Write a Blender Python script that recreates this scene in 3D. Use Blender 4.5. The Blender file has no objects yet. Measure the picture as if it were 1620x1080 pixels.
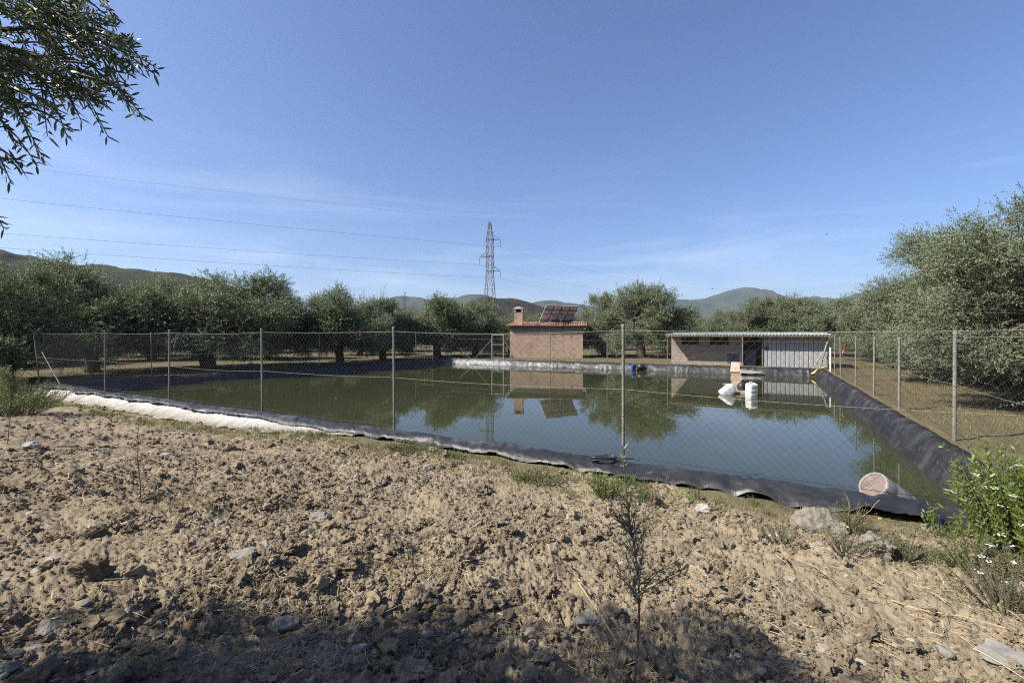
import bpy, math, random
import numpy as np
from math import radians, sin, cos, pi
R = np.random.RandomState(7)
random.seed(7)
scene = bpy.context.scene
COL = scene.collection
CAMZ, FPX, HY, CX = 1.86, 720.0, 530.0, 810.0

# ------------------------------------------------------------------ helpers
def tag(o, label=None, cat=None, group=None, kind=None):
    if label: o['label'] = label
    if cat: o['category'] = cat
    if group: o['group'] = group
    if kind: o['kind'] = kind
    return o

def empty(name, loc=(0, 0, 0), rz=0.0):
    o = bpy.data.objects.new(name, None)
    o.location = loc; o.rotation_euler = (0, 0, rz); o.empty_display_size = .2
    COL.objects.link(o)
    return o

def at(px, py, z):
    d = (CAMZ - z) * FPX / (py - HY)
    return np.array([(px - CX) / FPX * d, d, z])

def atd(px, py, d):
    return np.array([(px - CX) / FPX * d, d, CAMZ + (HY - py) / FPX * d])

# pond frame: a runs left along the near edge, b runs away from the camera
P0 = np.array([1.63, 6.70]); U = np.array([-.8746, .4848]); VV = np.array([.4848, .8746])
RZ = -math.atan2(.4848, .8746)
def ab(x, y):
    dx = x - P0[0]; dy = y - P0[1]
    return dx * U[0] + dy * U[1], dx * VV[0] + dy * VV[1]
def xy(a, b):
    return P0[0] + a * U[0] + b * VV[0], P0[1] + a * U[1] + b * VV[1]
def W(a, b, z):
    x, y = xy(a, b); return np.array([x, y, z])
def a_at(px, b):
    k = (px - CX) / FPX
    return (P0[0] + VV[0] * b - k * (P0[1] + VV[1] * b)) / (-U[0] + U[1] * k)
AR = -4.5
def AL(b): return 23.3 - .12 * b
def BF(a): return 23.5 - .005 * a

def sstep(e0, e1, x):
    t = np.clip((x - e0) / (e1 - e0), 0, 1); return t * t * (3 - 2 * t)

def _hash(ix, iy, seed):
    h = (ix.astype(np.int64) * 374761393 + iy.astype(np.int64) * 668265263 + seed * 1274126177) & 0xffffffff
    h = ((h ^ (h >> 13)) * 1274126177) & 0xffffffff
    h = (h ^ (h >> 16)) & 0xffffffff
    return h
def perlin(x, y, seed=0):
    x = np.asarray(x, float); y = np.asarray(y, float)
    ix = np.floor(x); iy = np.floor(y); fx = x - ix; fy = y - iy
    def g(jx, jy):
        t = _hash(ix + jx, iy + jy, seed) * (2 * pi / 4294967296.0)
        return np.cos(t) * (fx - jx) + np.sin(t) * (fy - jy)
    u = fx * fx * fx * (fx * (fx * 6 - 15) + 10); v = fy * fy * fy * (fy * (fy * 6 - 15) + 10)
    n0 = g(0, 0) * (1 - u) + g(1, 0) * u; n1 = g(0, 1) * (1 - u) + g(1, 1) * u
    return (n0 * (1 - v) + n1 * v) * 1.5
def fbm(x, y, s=1.0, o=4, seed=0, gain=.5):
    t = 0; amp = 1.0
    for i in range(o):
        t = t + amp * perlin(x * s + 13.7 * i, y * s - 7.1 * i, seed + i); amp *= gain; s *= 2.03
    return t
def cell(x, y, seed=0):
    """rounded cell bumps: 1 in the middle of a clod, 0 at its rim"""
    ix = np.floor(x); iy = np.floor(y); best = np.full(np.shape(x), 9.0); val = np.zeros(np.shape(x))
    for jx in (-1, 0, 1):
        for jy in (-1, 0, 1):
            h = _hash(ix + jx, iy + jy, seed)
            px = ix + jx + (h & 1023) / 1023.0; py = iy + jy + ((h >> 10) & 1023) / 1023.0
            r = ((h >> 20) & 1023) / 1023.0
            d = (x - px) ** 2 + (y - py) ** 2
            m = d < best
            best = np.where(m, d, best); val = np.where(m, r, val)
    return np.sqrt(np.clip(1 - best * 1.7, 0, 1)) * (.25 + .75 * val)

class MB:
    def __init__(s): s.V = []; s.F = []; s.n = 0; s.T = []
    def add(s, V, F, mi=0, tint=None):
        V = np.asarray(V, float).reshape(-1, 3); F = np.asarray(F, int)
        s.V.append(V); s.F.append((F + s.n, mi)); s.n += len(V)
        s.T.append(np.full(len(V), .5) if tint is None else (np.full(len(V), tint) if np.isscalar(tint) else np.asarray(tint, float)))
        return s
    def build(s, name, mats, parent=None, smooth=False, loc=None, rz=0.0):
        if not isinstance(mats, (list, tuple)): mats = [mats]
        V = np.concatenate(s.V); T = np.concatenate(s.T)
        me = bpy.data.meshes.new(name)
        me.vertices.add(len(V)); me.vertices.foreach_set('co', V.astype(np.float32).ravel())
        nl = sum(f.size for f, _ in s.F); npoly = sum(len(f) for f, _ in s.F)
        me.loops.add(nl); me.polygons.add(npoly)
        me.loops.foreach_set('vertex_index', np.concatenate([f.ravel() for f, _ in s.F]).astype(np.int32))
        tot = np.concatenate([np.full(len(f), f.shape[1]) for f, _ in s.F])
        st = np.concatenate([[0], np.cumsum(tot)[:-1]])
        me.polygons.foreach_set('loop_start', st.astype(np.int32))
        me.polygons.foreach_set('material_index', np.concatenate([np.full(len(f), mi) for f, mi in s.F]).astype(np.int32))
        for m in mats: me.materials.append(m)
        me.update(calc_edges=True)
        me.polygons.foreach_set('use_smooth', np.full(npoly, bool(smooth)))
        at_ = me.attributes.new('tint', 'FLOAT', 'POINT'); at_.data.foreach_set('value', T.astype(np.float32))
        o = bpy.data.objects.new(name, me); COL.objects.link(o)
        if parent is not None: o.parent = parent
        if loc is not None: o.location = loc
        o.rotation_euler = (0, 0, rz)
        return o

def rotm(rx=0, ry=0, rz=0):
    cx, sx, cy, sy, cz, sz = cos(rx), sin(rx), cos(ry), sin(ry), cos(rz), sin(rz)
    X = np.array([[1, 0, 0], [0, cx, -sx], [0, sx, cx]]); Y = np.array([[cy, 0, sy], [0, 1, 0], [-sy, 0, cy]])
    Z = np.array([[cz, -sz, 0], [sz, cz, 0], [0, 0, 1]])
    return Z @ Y @ X
BOXF = [[0, 3, 2, 1], [4, 5, 6, 7], [0, 1, 5, 4], [1, 2, 6, 5], [2, 3, 7, 6], [3, 0, 4, 7]]
def box(mb, x0, x1, y0, y1, z0, z1, mi=0, M=None, o=None, tint=None):
    V = np.array([[x0, y0, z0], [x1, y0, z0], [x1, y1, z0], [x0, y1, z0], [x0, y0, z1], [x1, y0, z1], [x1, y1, z1], [x0, y1, z1]], float)
    if M is not None: V = V @ M.T
    if o is not None: V = V + o
    return mb.add(V, BOXF, mi, tint)
def basis(d):
    d = d / (np.linalg.norm(d) + 1e-12)
    a = np.array([0, 0, 1.0]) if abs(d[2]) < .9 else np.array([1.0, 0, 0])
    u = np.cross(a, d); u /= np.linalg.norm(u); return u, np.cross(d, u)
def tube(mb, pts, rad, n=6, mi=0, cap=True, tint=None, ph=0.0):
    pts = np.asarray(pts, float); k = len(pts)
    rad = np.full(k, rad) if np.isscalar(rad) else np.asarray(rad, float)
    tang = np.gradient(pts, axis=0); ang = np.arange(n) * 2 * pi / n + ph
    V = []; u = None
    for i in range(k):
        d = tang[i] / (np.linalg.norm(tang[i]) + 1e-12)
        if u is None: u, w = basis(d)
        else:
            u = u - d * np.dot(u, d); u /= np.linalg.norm(u) + 1e-12; w = np.cross(d, u)
        V.append(pts[i] + rad[i] * (np.cos(ang)[:, None] * u + np.sin(ang)[:, None] * w))
    V = np.concatenate(V); F = []
    for i in range(k - 1):
        for j in range(n):
            F.append([i * n + j, i * n + (j + 1) % n, (i + 1) * n + (j + 1) % n, (i + 1) * n + j])
    mb.add(V, F, mi, tint)
    if cap:
        c0 = np.vstack([V[:n], pts[0]]); mb.add(c0, [[(j + 1) % n, j, n] for j in range(n)], mi, tint)
        c1 = np.vstack([V[-n:], pts[-1]]); mb.add(c1, [[j, (j + 1) % n, n] for j in range(n)], mi, tint)
    return mb
def bar(mb, p, q, r, n=4, mi=0, tint=None): return tube(mb, [p, q], r, n, mi, True, tint, pi / 4)
def lathe(mb, prof, n=16, mi=0, M=None, o=None):
    ang = np.arange(n) * 2 * pi / n
    V = np.concatenate([np.stack([r * np.cos(ang), r * np.sin(ang), np.full(n, z)], 1) for r, z in prof])
    F = [[i * n + j, i * n + (j + 1) % n, (i + 1) * n + (j + 1) % n, (i + 1) * n + j] for i in range(len(prof) - 1) for j in range(n)]
    if M is not None: V = V @ M.T
    if o is not None: V = V + o
    return mb.add(V, F, mi)
def ico(sub):
    t = (1 + 5 ** .5) / 2
    V = [(-1, t, 0), (1, t, 0), (-1, -t, 0), (1, -t, 0), (0, -1, t), (0, 1, t), (0, -1, -t), (0, 1, -t), (t, 0, -1), (t, 0, 1), (-t, 0, -1), (-t, 0, 1)]
    F = [(0, 11, 5), (0, 5, 1), (0, 1, 7), (0, 7, 10), (0, 10, 11), (1, 5, 9), (5, 11, 4), (11, 10, 2), (10, 7, 6), (7, 1, 8), (3, 9, 4), (3, 4, 2), (3, 2, 6), (3, 6, 8), (3, 8, 9), (4, 9, 5), (2, 4, 11), (6, 2, 10), (8, 6, 7), (9, 8, 1)]
    V = [np.array(v) / np.linalg.norm(v) for v in V]
    for _ in range(sub):
        c = {}; G = []
        def mid(i, j):
            k = (min(i, j), max(i, j))
            if k not in c:
                m = V[i] + V[j]; V.append(m / np.linalg.norm(m)); c[k] = len(V) - 1
            return c[k]
        for a, b, d in F:
            x, y, z = mid(a, b), mid(b, d), mid(d, a); G += [(a, x, z), (b, y, x), (d, z, y), (x, y, z)]
        F = G
    return np.array(V), np.array(F)
def rock_shape(sub, rs, cuts=9, rough=.06, lo=.55):
    V, F = ico(sub); V = V.copy()
    for _ in range(cuts):
        n = rs.normal(size=3); n /= np.linalg.norm(n); h = rs.uniform(lo, .95)
        d = V @ n; V -= np.where(d > h, d - h, 0)[:, None] * n
    for k in range(5):
        n = rs.normal(size=3) * (2.0 + k); p = rs.uniform(0, 6)
        V *= (1 + rough * .6 * np.sin(V @ n + p))[:, None]
    q0 = rs.uniform(0, 99); sd_ = rs.randint(999); nz = (fbm(V[:, 0] + q0, V[:, 1] - q0, 2.2, 4, sd_, .6) + fbm(V[:, 1] + q0, V[:, 2] + 2 * q0, 2.2, 4, sd_ + 9, .6) + fbm(V[:, 2] - q0, V[:, 0] + q0, 2.2, 4, sd_ + 18, .6)) * .6
    V *= (1 + rough * 2.6 * nz)[:, None]
    return V, F

# ------------------------------------------------------------------ materials
class NT:
    def __init__(s, name):
        s.m = bpy.data.materials.new(name); s.m.use_nodes = True; s.t = s.m.node_tree; s.t.nodes.clear()
        s.out = s.n('ShaderNodeOutputMaterial'); s.b = s.n('ShaderNodeBsdfPrincipled'); s.l(s.b.outputs[0], s.out.inputs[0])
        s.co = s.n('ShaderNodeTexCoord').outputs['Object']
    def n(s, ty, **kw):
        x = s.t.nodes.new(ty)
        for k, v in kw.items(): setattr(x, k, v)
        return x
    def l(s, a, b): s.t.links.new(a, b)
    def noise(s, scale, detail=4, rough=.6, co=None, stretch=None):
        x = s.n('ShaderNodeTexNoise'); x.inputs['Scale'].default_value = scale; x.inputs['Detail'].default_value = detail; x.inputs['Roughness'].default_value = rough
        c = co or s.co
        if stretch:
            mp = s.n('ShaderNodeMapping'); mp.inputs['Scale'].default_value = stretch; s.l(c, mp.inputs[0]); c = mp.outputs[0]
        s.l(c, x.inputs['Vector']); return x.outputs['Fac']
    def ramp(s, fac, stops):
        x = s.n('ShaderNodeValToRGB'); e = x.color_ramp.elements
        while len(e) < len(stops): e.new(.5)
        for i, (p, c) in enumerate(stops):
            e[i].position = p; e[i].color = (*c, 1) if not np.isscalar(c) else (c, c, c, 1)
        s.l(fac, x.inputs[0]); return x.outputs[0]
    def mix(s, fac, a, b, mode='MIX'):
        x = s.n('ShaderNodeMix', data_type='RGBA', blend_type=mode)
        for sock, v in ((x.inputs[0], fac), (x.inputs[6], a), (x.inputs[7], b)):
            if isinstance(v, (int, float)): sock.default_value = v
            elif isinstance(v, tuple): sock.default_value = (*v, 1)
            else: s.l(v, sock)
        return x.outputs[2]
    def math(s, op, a, b=0.0):
        x = s.n('ShaderNodeMath', operation=op)
        for i, v in enumerate((a, b)):
            if isinstance(v, (int, float)): x.inputs[i].default_value = v
            else: s.l(v, x.inputs[i])
        return x.outputs[0]
    def attr(s, name='tint'):
        return s.n('ShaderNodeAttribute', attribute_name=name)
    def col(s, v):
        if isinstance(v, tuple): s.b.inputs['Base Color'].default_value = (*v, 1)
        else: s.l(v, s.b.inputs['Base Color'])
        return s
    def set(s, rough=.7, spec=.4, metal=0.0):
        s.b.inputs['Metallic'].default_value = metal; s.b.inputs['Specular IOR Level'].default_value = spec
        if isinstance(rough, (int, float)): s.b.inputs['Roughness'].default_value = rough
        else: s.l(rough, s.b.inputs['Roughness'])
        return s
    def bump(s, h, strength=.5, dist=.01):
        x = s.n('ShaderNodeBump'); x.inputs['Strength'].default_value = strength; x.inputs['Distance'].default_value = dist
        s.l(h, x.inputs['Height']); s.l(x.outputs[0], s.b.inputs['Normal']); return s

def simple(name, c1, c2, scale=8.0, rough=.7, spec=.35, metal=0.0, bump=.2, dist=.004, tint=False, stretch=None):
    t = NT(name); f = t.noise(scale, 5, .65, stretch=stretch)
    c = t.mix(t.ramp(f, [(.32, 0.0), (.68, 1.0)]), c1, c2)
    if tint:
        k = t.ramp(t.attr().outputs['Fac'], [(0, .6), (1, 1.35)])
        c = t.mix(1.0, c, k, 'MULTIPLY')
    t.col(c).set(rough, spec, metal)
    if bump: t.bump(t.noise(scale * 3, 4, .6, stretch=stretch), bump, dist)
    return t.m

def soil_mat():
    t = NT('soil'); z = t.attr('zone'); sep = t.n('ShaderNodeSeparateColor'); t.l(z.outputs['Color'], sep.inputs[0])
    n1 = t.noise(1.1, 5, .6); n2 = t.noise(14, 6, .7); n3 = t.noise(90, 4, .7)
    c = t.mix(t.ramp(n1, [(.35, 0.), (.65, 1.)]), (.136, .107, .072), (.198, .158, .107))
    c = t.mix(t.ramp(n2, [(.35, 0.), (.7, .6)]), c, (.258, .216, .153))
    c = t.mix(t.ramp(n3, [(.55, 0.), (.75, .55)]), c, (.105, .077, .048))
    g = t.mix(t.ramp(t.noise(2.2, 6, .7), [(.3, 0.), (.62, 1.)]), (.135, .108, .068), (.080, .076, .038))
    g = t.mix(t.ramp(t.noise(30, 4, .7), [(.45, 0.), (.75, .7)]), g, (.185, .152, .098))
    c = t.mix(t.math('MULTIPLY', sep.outputs[0], t.attr('pale').outputs['Fac']), c, (.275, .230, .158))
    c = t.mix(sep.outputs[0], g, c)
    c = t.mix(sep.outputs[1], c, (.10, .115, .04))
    far = t.mix(t.ramp(t.noise(.02, 5, .7), [(.35, 0.), (.6, 1.)]), (.11, .10, .06), (.055, .062, .03))
    c = t.mix(sep.outputs[2], c, far)
    t.col(c).set(.95, .1)
    h = t.math('ADD', t.noise(45, 6, .75), t.math('MULTIPLY', t.noise(160, 3, .6), .5))
    t.bump(h, .75, .012)
    return t.m

def leaf_mat(name, top_a, top_b, back, trans=.18, rough=.45, spec=.45):
    t = NT(name); k = t.attr().outputs['Fac']
    c = t.mix(k, top_a, top_b)
    rnd = t.n('ShaderNodeObjectInfo').outputs['Random']
    c = t.mix(t.math('MULTIPLY', rnd, .35), c, (top_a[0] * .75, top_a[1] * .85, top_a[2] * .6))
    geo = t.n('ShaderNodeNewGeometry'); c = t.mix(t.math('MULTIPLY', geo.outputs['Backfacing'], .75), c, back)
    t.col(c).set(rough, spec)
    tr = t.n('ShaderNodeBsdfTranslucent'); t.l(t.mix(1.0, c, (1.0, 1.15, .55), 'MULTIPLY'), tr.inputs[0])
    mx = t.n('ShaderNodeMixShader'); mx.inputs[0].default_value = trans
    t.l(t.b.outputs[0], mx.inputs[1]); t.l(tr.outputs[0], mx.inputs[2]); t.l(mx.outputs[0], t.out.inputs[0])
    return t.m

def liner_mat():
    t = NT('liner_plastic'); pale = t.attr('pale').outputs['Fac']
    d = t.ramp(t.noise(1.7, 6, .7), [(.46, 0.), (.70, 1.)]); dz = t.attr('dust').outputs['Fac']; d = t.math('MULTIPLY', d, t.math('ADD', .35, dz))
    c = t.mix(t.math('MULTIPLY', d, .8), (.016, .0165, .019), (.088, .083, .081))
    st = t.ramp(t.noise(6, 5, .7), [(.62, 0.), (.72, 1.)])
    c = t.mix(t.math('MULTIPLY', st, .35), c, (.19, .16, .125))
    c = t.mix(pale, c, t.mix(t.noise(5, 3), (.17, .17, .175), (.045, .052, .065)))  # paler tone that paints in the sun glint on the far bank
    t.col(c).set(t.ramp(t.noise(3, 4), [(.3, .34), (.7, .58)]), .34)
    t.bump(t.math('ADD', t.noise(9, 5, .6), t.math('MULTIPLY', t.noise(40, 3), .2)), .38, .025)
    return t.m

def water_mat():
    t = NT('pond_water')
    c = t.mix(t.ramp(t.noise(.25, 4), [(.35, 0.), (.7, 1.)]), (.030, .034, .015), (.038, .041, .020))
    t.col(c).set(.015, .5); t.b.inputs['IOR'].default_value = 1.333
    t.bump(t.math('MULTIPLY', t.noise(4.0, 3, .5), t.ramp(t.noise(.13, 3), [(.45, .15), (.65, 1.)])), .035, .02)
    return t.m

def brick_mat(name='hollow_brick', c1=(.24, .145, .095), c2=(.36, .25, .178), cm=(.32, .28, .23), w_=.33, h_=.19, over=(.345, .27, .205), k=.6):
    t = NT(name)
    b = t.n('ShaderNodeTexBrick'); b.inputs['Scale'].default_value = 1.0
    b.inputs['Brick Width'].default_value = w_; b.inputs['Row Height'].default_value = h_; b.inputs['Mortar Size'].default_value = .012
    b.inputs['Color1'].default_value = (*c1, 1); b.inputs['Color2'].default_value = (*c2, 1); b.inputs['Mortar'].default_value = (*cm, 1)
    mp = t.n('ShaderNodeMapping'); mp.inputs['Rotation'].default_value = (radians(90), 0, 0)
    t.l(t.co, mp.inputs[0]); t.l(mp.outputs[0], b.inputs['Vector'])
    c = t.mix(t.ramp(t.noise(1.4, 5, .7), [(.3, 0.), (.7, k)]), b.outputs['Color'], over)
    c = t.mix(t.ramp(t.noise(.9, 6, .75, stretch=(1, 1, .35)), [(.52, 0.), (.72, .55)]), c, (.15, .11, .085))
    t.col(c).set(.9, .2); t.bump(b.outputs['Fac'], .4, -.006)
    return t.m

M = {}
M['soil'] = soil_mat()
def clod_mat():
    t = NT('clod_earth'); n2 = t.noise(14, 6, .7); n3 = t.noise(90, 4, .7)
    c = t.mix(t.ramp(t.noise(1.1, 5, .6), [(.35, 0.), (.65, 1.)]), (.147, .116, .078), (.209, .168, .115))
    c = t.mix(t.ramp(n2, [(.35, 0.), (.7, .6)]), c, (.274, .230, .164)); c = t.mix(t.ramp(n3, [(.55, 0.), (.75, .5)]), c, (.11, .08, .05))
    c = t.mix(1.0, c, t.ramp(t.attr().outputs['Fac'], [(0, .72), (1, 1.2)]), 'MULTIPLY'); t.col(c).set(.95, .1)
    t.bump(t.math('ADD', t.noise(55, 6, .75), t.math('MULTIPLY', t.noise(170, 3, .6), .5)), .9, .012); return t.m
M['clod'] = clod_mat()
M['stone'] = simple('pale_stone', (.15, .14, .12), (.27, .255, .225), 12, .85, .25, bump=.4, dist=.005, tint=True)
M['boulder'] = simple('boulder_stone', (.11, .10, .078), (.22, .20, .168), 9, .9, .2, bump=.8, dist=.02, tint=True)
M['straw'] = simple('dry_straw', (.26, .205, .12), (.40, .33, .21), 20, .7, .3, bump=0, tint=True)
M['debris'] = simple('floating_debris', (.075, .062, .038), (.14, .12, .08), 9, .8, .2, bump=0)
M['drygrass'] = leaf_mat('dry_grass_blade', (.23, .185, .095), (.11, .115, .045), (.21, .175, .095), .25, .6, .3)
M['weed'] = leaf_mat('weed_leaf', (.06, .085, .022), (.16, .165, .06), (.10, .12, .04), .3, .6, .2)
M['bush'] = leaf_mat('bush_leaf', (.075, .125, .012), (.17, .225, .03), (.12, .155, .035), .3, .42, .5)
M['olive'] = leaf_mat('olive_leaf', (.074, .102, .044), (.155, .184, .096), (.19, .208, .145), .20, .55, .22)
M['olive_near'] = leaf_mat('olive_leaf_near', (.042, .062, .022), (.095, .115, .045), (.17, .19, .125), .28, .4, .5)
M['sapling'] = leaf_mat('sapling_leaf', (.10, .112, .055), (.20, .205, .115), (.20, .205, .135), .2, .6, .2)
M['bark'] = simple('olive_bark', (.055, .045, .035), (.13, .11, .09), 14, .95, .15, bump=1.0, dist=.02, stretch=(1, 1, .3))
M['twig'] = simple('twig_bark', (.07, .06, .045), (.13, .115, .085), 30, .9, .2, bump=0)
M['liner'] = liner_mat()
def sheet_mat():
    t = NT('white_geotextile'); c = t.mix(t.ramp(t.noise(2.5, 5, .7), [(.35, 0.), (.65, 1.)]), (.27, .265, .25), (.45, .448, .438))
    k = t.math('MULTIPLY', t.ramp(t.noise(5, 6, .75), [(.36, 0.), (.50, 1.)]), t.ramp(t.attr().outputs['Fac'], [(.25, .12), (.9, 1.0)]))
    c = t.mix(k, c, (.17, .145, .105)); t.col(c).set(.85, .2); t.bump(t.noise(11, 5, .65), .8, .03); return t.m
M['white_sheet'] = sheet_mat()
M['water'] = water_mat()
M['post'] = simple('galvanised_post', (.105, .098, .086), (.20, .19, .17), 22, .6, .4, bump=.2, stretch=(1, 1, .25))
M['wire'] = simple('galvanised_wire', (.012, .0115, .011), (.028, .026, .024), 30, .55, .5, bump=0)
M['lightwire'] = simple('tension_wire_metal', (.18, .168, .135), (.27, .25, .205), 30, .6, .4, bump=0)
M['brick'] = brick_mat()
M['concrete'] = simple('concrete', (.20, .185, .17), (.30, .285, .26), 6, .9, .2, bump=.3)
M['block'] = brick_mat('concrete_block', (.19, .158, .13), (.27, .235, .20), (.15, .128, .108), .42, .21, (.29, .25, .21), .45)
M['concrete_dark'] = simple('dark_concrete', (.12, .105, .09), (.19, .17, .15), 5, .9, .2, bump=.3)
M['tile'] = simple('clay_tile', (.24, .115, .07), (.35, .20, .135), 4, .8, .25, bump=.3, tint=True)
M['sheet'] = simple('galvanised_sheet', (.20, .205, .215), (.29, .295, .305), 3, .55, .35, .0, bump=.1, stretch=(1, 1, .2))
M['roof_green'] = simple('green_roof_sheet', (.17, .26, .21), (.32, .34, .31), .55, .6, .4, bump=.1)
M['dark'] = simple('dark_interior', (.02, .02, .02), (.035, .033, .03), 4, .9, .1, bump=0)
M['darksheet'] = simple('dark_blue_sheet', (.045, .055, .08), (.075, .085, .11), 4, .6, .3, bump=.1)
M['timber'] = simple('weathered_timber', (.22, .165, .12), (.34, .27, .21), 10, .9, .2, bump=.4, stretch=(.3, 1, 1), tint=True)
M['paletimber'] = simple('pale_timber', (.24, .21, .175), (.34, .31, .265), 10, .85, .2, bump=.3)
M['whiteplastic'] = simple('white_plastic', (.62, .61, .575), (.72, .72, .70), 6, .4, .5, bump=.05)
M['pinkend'] = simple('faded_pink_plastic', (.125, .090, .076), (.185, .150, .13), 7, .7, .3, bump=.2)
M['drum'] = simple('dirty_white_plastic', (.17, .155, .145), (.27, .255, .24), 8, .55, .4, bump=.2)
M['blueplastic'] = simple('blue_plastic', (.018, .05, .19), (.028, .075, .26), 6, .4, .5, bump=.05)
M['blackplastic'] = simple('black_plastic', (.012, .012, .013), (.03, .03, .03), 8, .45, .5, bump=.1)
M['yellow'] = simple('yellow_hose_rubber', (.45, .33, .06), (.60, .46, .12), 8, .5, .4, bump=.1)
M['orange'] = simple('orange_tape', (.65, .12, .03), (.75, .18, .05), 8, .5, .4, bump=0)
M['lattice'] = simple('rusty_lattice_steel', (.085, .05, .038), (.15, .12, .105), 1.5, .7, .35, bump=0)
M['cable'] = simple('power_cable', (.07, .07, .075), (.10, .10, .105), 2, .6, .4, bump=0)
M['panelback'] = simple('solar_backsheet', (.42, .41, .40), (.52, .51, .50), 2.2, .7, .3, bump=0)
M['frame'] = simple('dark_aluminium', (.09, .088, .085), (.15, .145, .14), 8, .5, .5, bump=0)
M['flower'] = simple('white_petal', (.75, .76, .70), (.85, .85, .80), 8, .6, .3, bump=0)
M['yellowflower'] = simple('yellow_petal', (.65, .48, .03), (.75, .58, .05), 8, .6, .3, bump=0)
M['bird'] = simple('dark_feather', (.02, .02, .022), (.05, .048, .045), 20, .8, .2, bump=0)
M['hill_near'] = simple('scrub_hillside', (.018, .027, .012), (.044, .046, .024), .02, .95, .1, bump=.6, dist=3.0)
M['hill_brown'] = simple('brown_hillside', (.014, .015, .011), (.042, .032, .022), .011, .95, .1, bump=.6, dist=4.0)
M['hill_far'] = simple('far_hillside', (.024, .034, .024), (.058, .060, .042), .0035, .95, .1, bump=.4, dist=10.0)

# ------------------------------------------------------------------ ground height
def base_h(x, y):
    a, b = ab(x, y)
    foot = -.15 - .20 * sstep(4, 11, a)
    zn = foot + (.25 - foot) * sstep(.7, 6.8, -b)
    zo = np.full(np.shape(x), -.10)
    z = zn + (zo - zn) * sstep(-.6, .9, b)
    din = np.minimum(np.minimum(a - AR, AL(b) - a), np.minimum(b, BF(a) - b))
    z = z + (-1.3 - z) * sstep(0, .9, din)
    return z
def till(x, y):
    a, b = ab(x, y)
    e = .30 * perlin(x * .9, y * .9, 5) + .15 * perlin(x * 2.7, y * 2.7, 6)
    w = sstep(.42, .85, -b + e)
    return w * (1 - sstep(20.5, 22.5, a + e * 2)) * (1 - sstep(21, 26, np.hypot(x, y))) * (1 - sstep(3.9, 5.0, x - .1 * y + 1.5 * e - .9 * sstep(3.2, 2.0, y)))
def soil_d(x, y):
    r = np.hypot(x, y)
    w = till(x, y)
    d = .055 * fbm(x, y, .9, 3, 11) + .030 * fbm(x, y, 3.1, 3, 21)
    k = .4 + .6 * sstep(-.25, .35, fbm(x, y, .7, 2, 77))
    d = d + k * ((.036 * cell(x * 5.2, y * 5.2, 3)) + .040 * cell(x * 10.5 + 3, y * 10.5, 9) + .026 * cell(x * 21, y * 21 + 5, 15) + .012 * cell(x * 41, y * 41 + 5, 25))
    d = d + .014 * fbm(x, y, 26, 4, 31, .7)
    return w * d + (1 - w) * (.03 * fbm(x, y, 1.3, 3, 41) + .008 * fbm(x, y, 14, 2, 51)) * sstep(200, 40, r)
def ground_z(x, y):
    x = np.asarray(x, float); y = np.asarray(y, float)
    a, b = ab(x, y)
    inside = sstep(-.3, .2, np.minimum(np.minimum(a - AR, AL(b) - a), np.minimum(b, BF(a) - b)))
    return base_h(x, y) + soil_d(x, y) * (1 - inside)

def build_ground():
    rows = [1.3]
    while rows[-1] < 19: rows.append(rows[-1] * 1.0046)
    while rows[-1] < 60: rows.append(rows[-1] * 1.013)
    while rows[-1] < 9500: rows.append(rows[-1] * 1.06)
    rows = np.array([.25, .6, .95] + rows)
    ang = np.concatenate([np.linspace(-64, 64, 1121), np.linspace(64, 296, 62)[1:-1]]) * pi / 180
    A, RR = np.meshgrid(ang, rows)
    X = (RR * np.sin(A)).ravel(); Y = (RR * np.cos(A)).ravel()
    Z = ground_z(X, Y)
    na, nr = len(ang), len(rows)
    i = np.arange(nr - 1)[:, None] * na; j = np.arange(na)[None, :]; j2 = (j + 1) % na
    F = np.stack([i + j, i + na + j, i + na + j2, i + j2], -1).reshape(-1, 4)[:, ::-1]
    V = np.vstack([np.stack([X, Y, Z], 1), [[0, 0, .25]]])
    mb = MB(); mb.add(V, F); c = len(V) - 1
    mb.F.append((np.array([[k, (k + 1) % na, c] for k in range(na)])[:, ::-1], 0))
    o = mb.build('ground', M['soil'], smooth=True)
    a, b = ab(X, Y); w = till(X, Y); rr = np.hypot(X, Y)
    green = sstep(.1, .5, fbm(X, Y, .8, 3, 61)) * sstep(1.9, .9, -b) * sstep(.2, .6, -b) * .55
    zone = np.zeros((len(V), 4), np.float32); zone[:, 3] = 1
    zone[:-1, 0] = w; zone[:-1, 1] = green; zone[:-1, 2] = sstep(50, 90, rr); zone[-1, 0] = 1
    pl = np.zeros(len(V), np.float32); pl[:-1] = np.clip(.15 + .10 * (X + 1) + .5 * fbm(X, Y, .45, 3, 71), 0, 1) * .6; a0 = o.data.attributes.new('pale', 'FLOAT', 'POINT'); a0.data.foreach_set('value', pl)
    at_ = o.data.attributes.new('zone', 'FLOAT_COLOR', 'POINT'); at_.data.foreach_set('color', zone.ravel())
    tag(o, kind='structure')
build_ground()

# water
wb = MB(); wb.add([[*xy(AR - .2, -.2), -.42], [*xy(AR - .2, 24), -.42], [*xy(20.7, 24), -.42], [*xy(23.6, -.2), -.42]], [[0, 1, 2, 3]][::-1])
o = wb.build('water', M['water']); tag(o, kind='structure')
if o.data.polygons[0].normal.z < 0: o.data.flip_normals()

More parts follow.
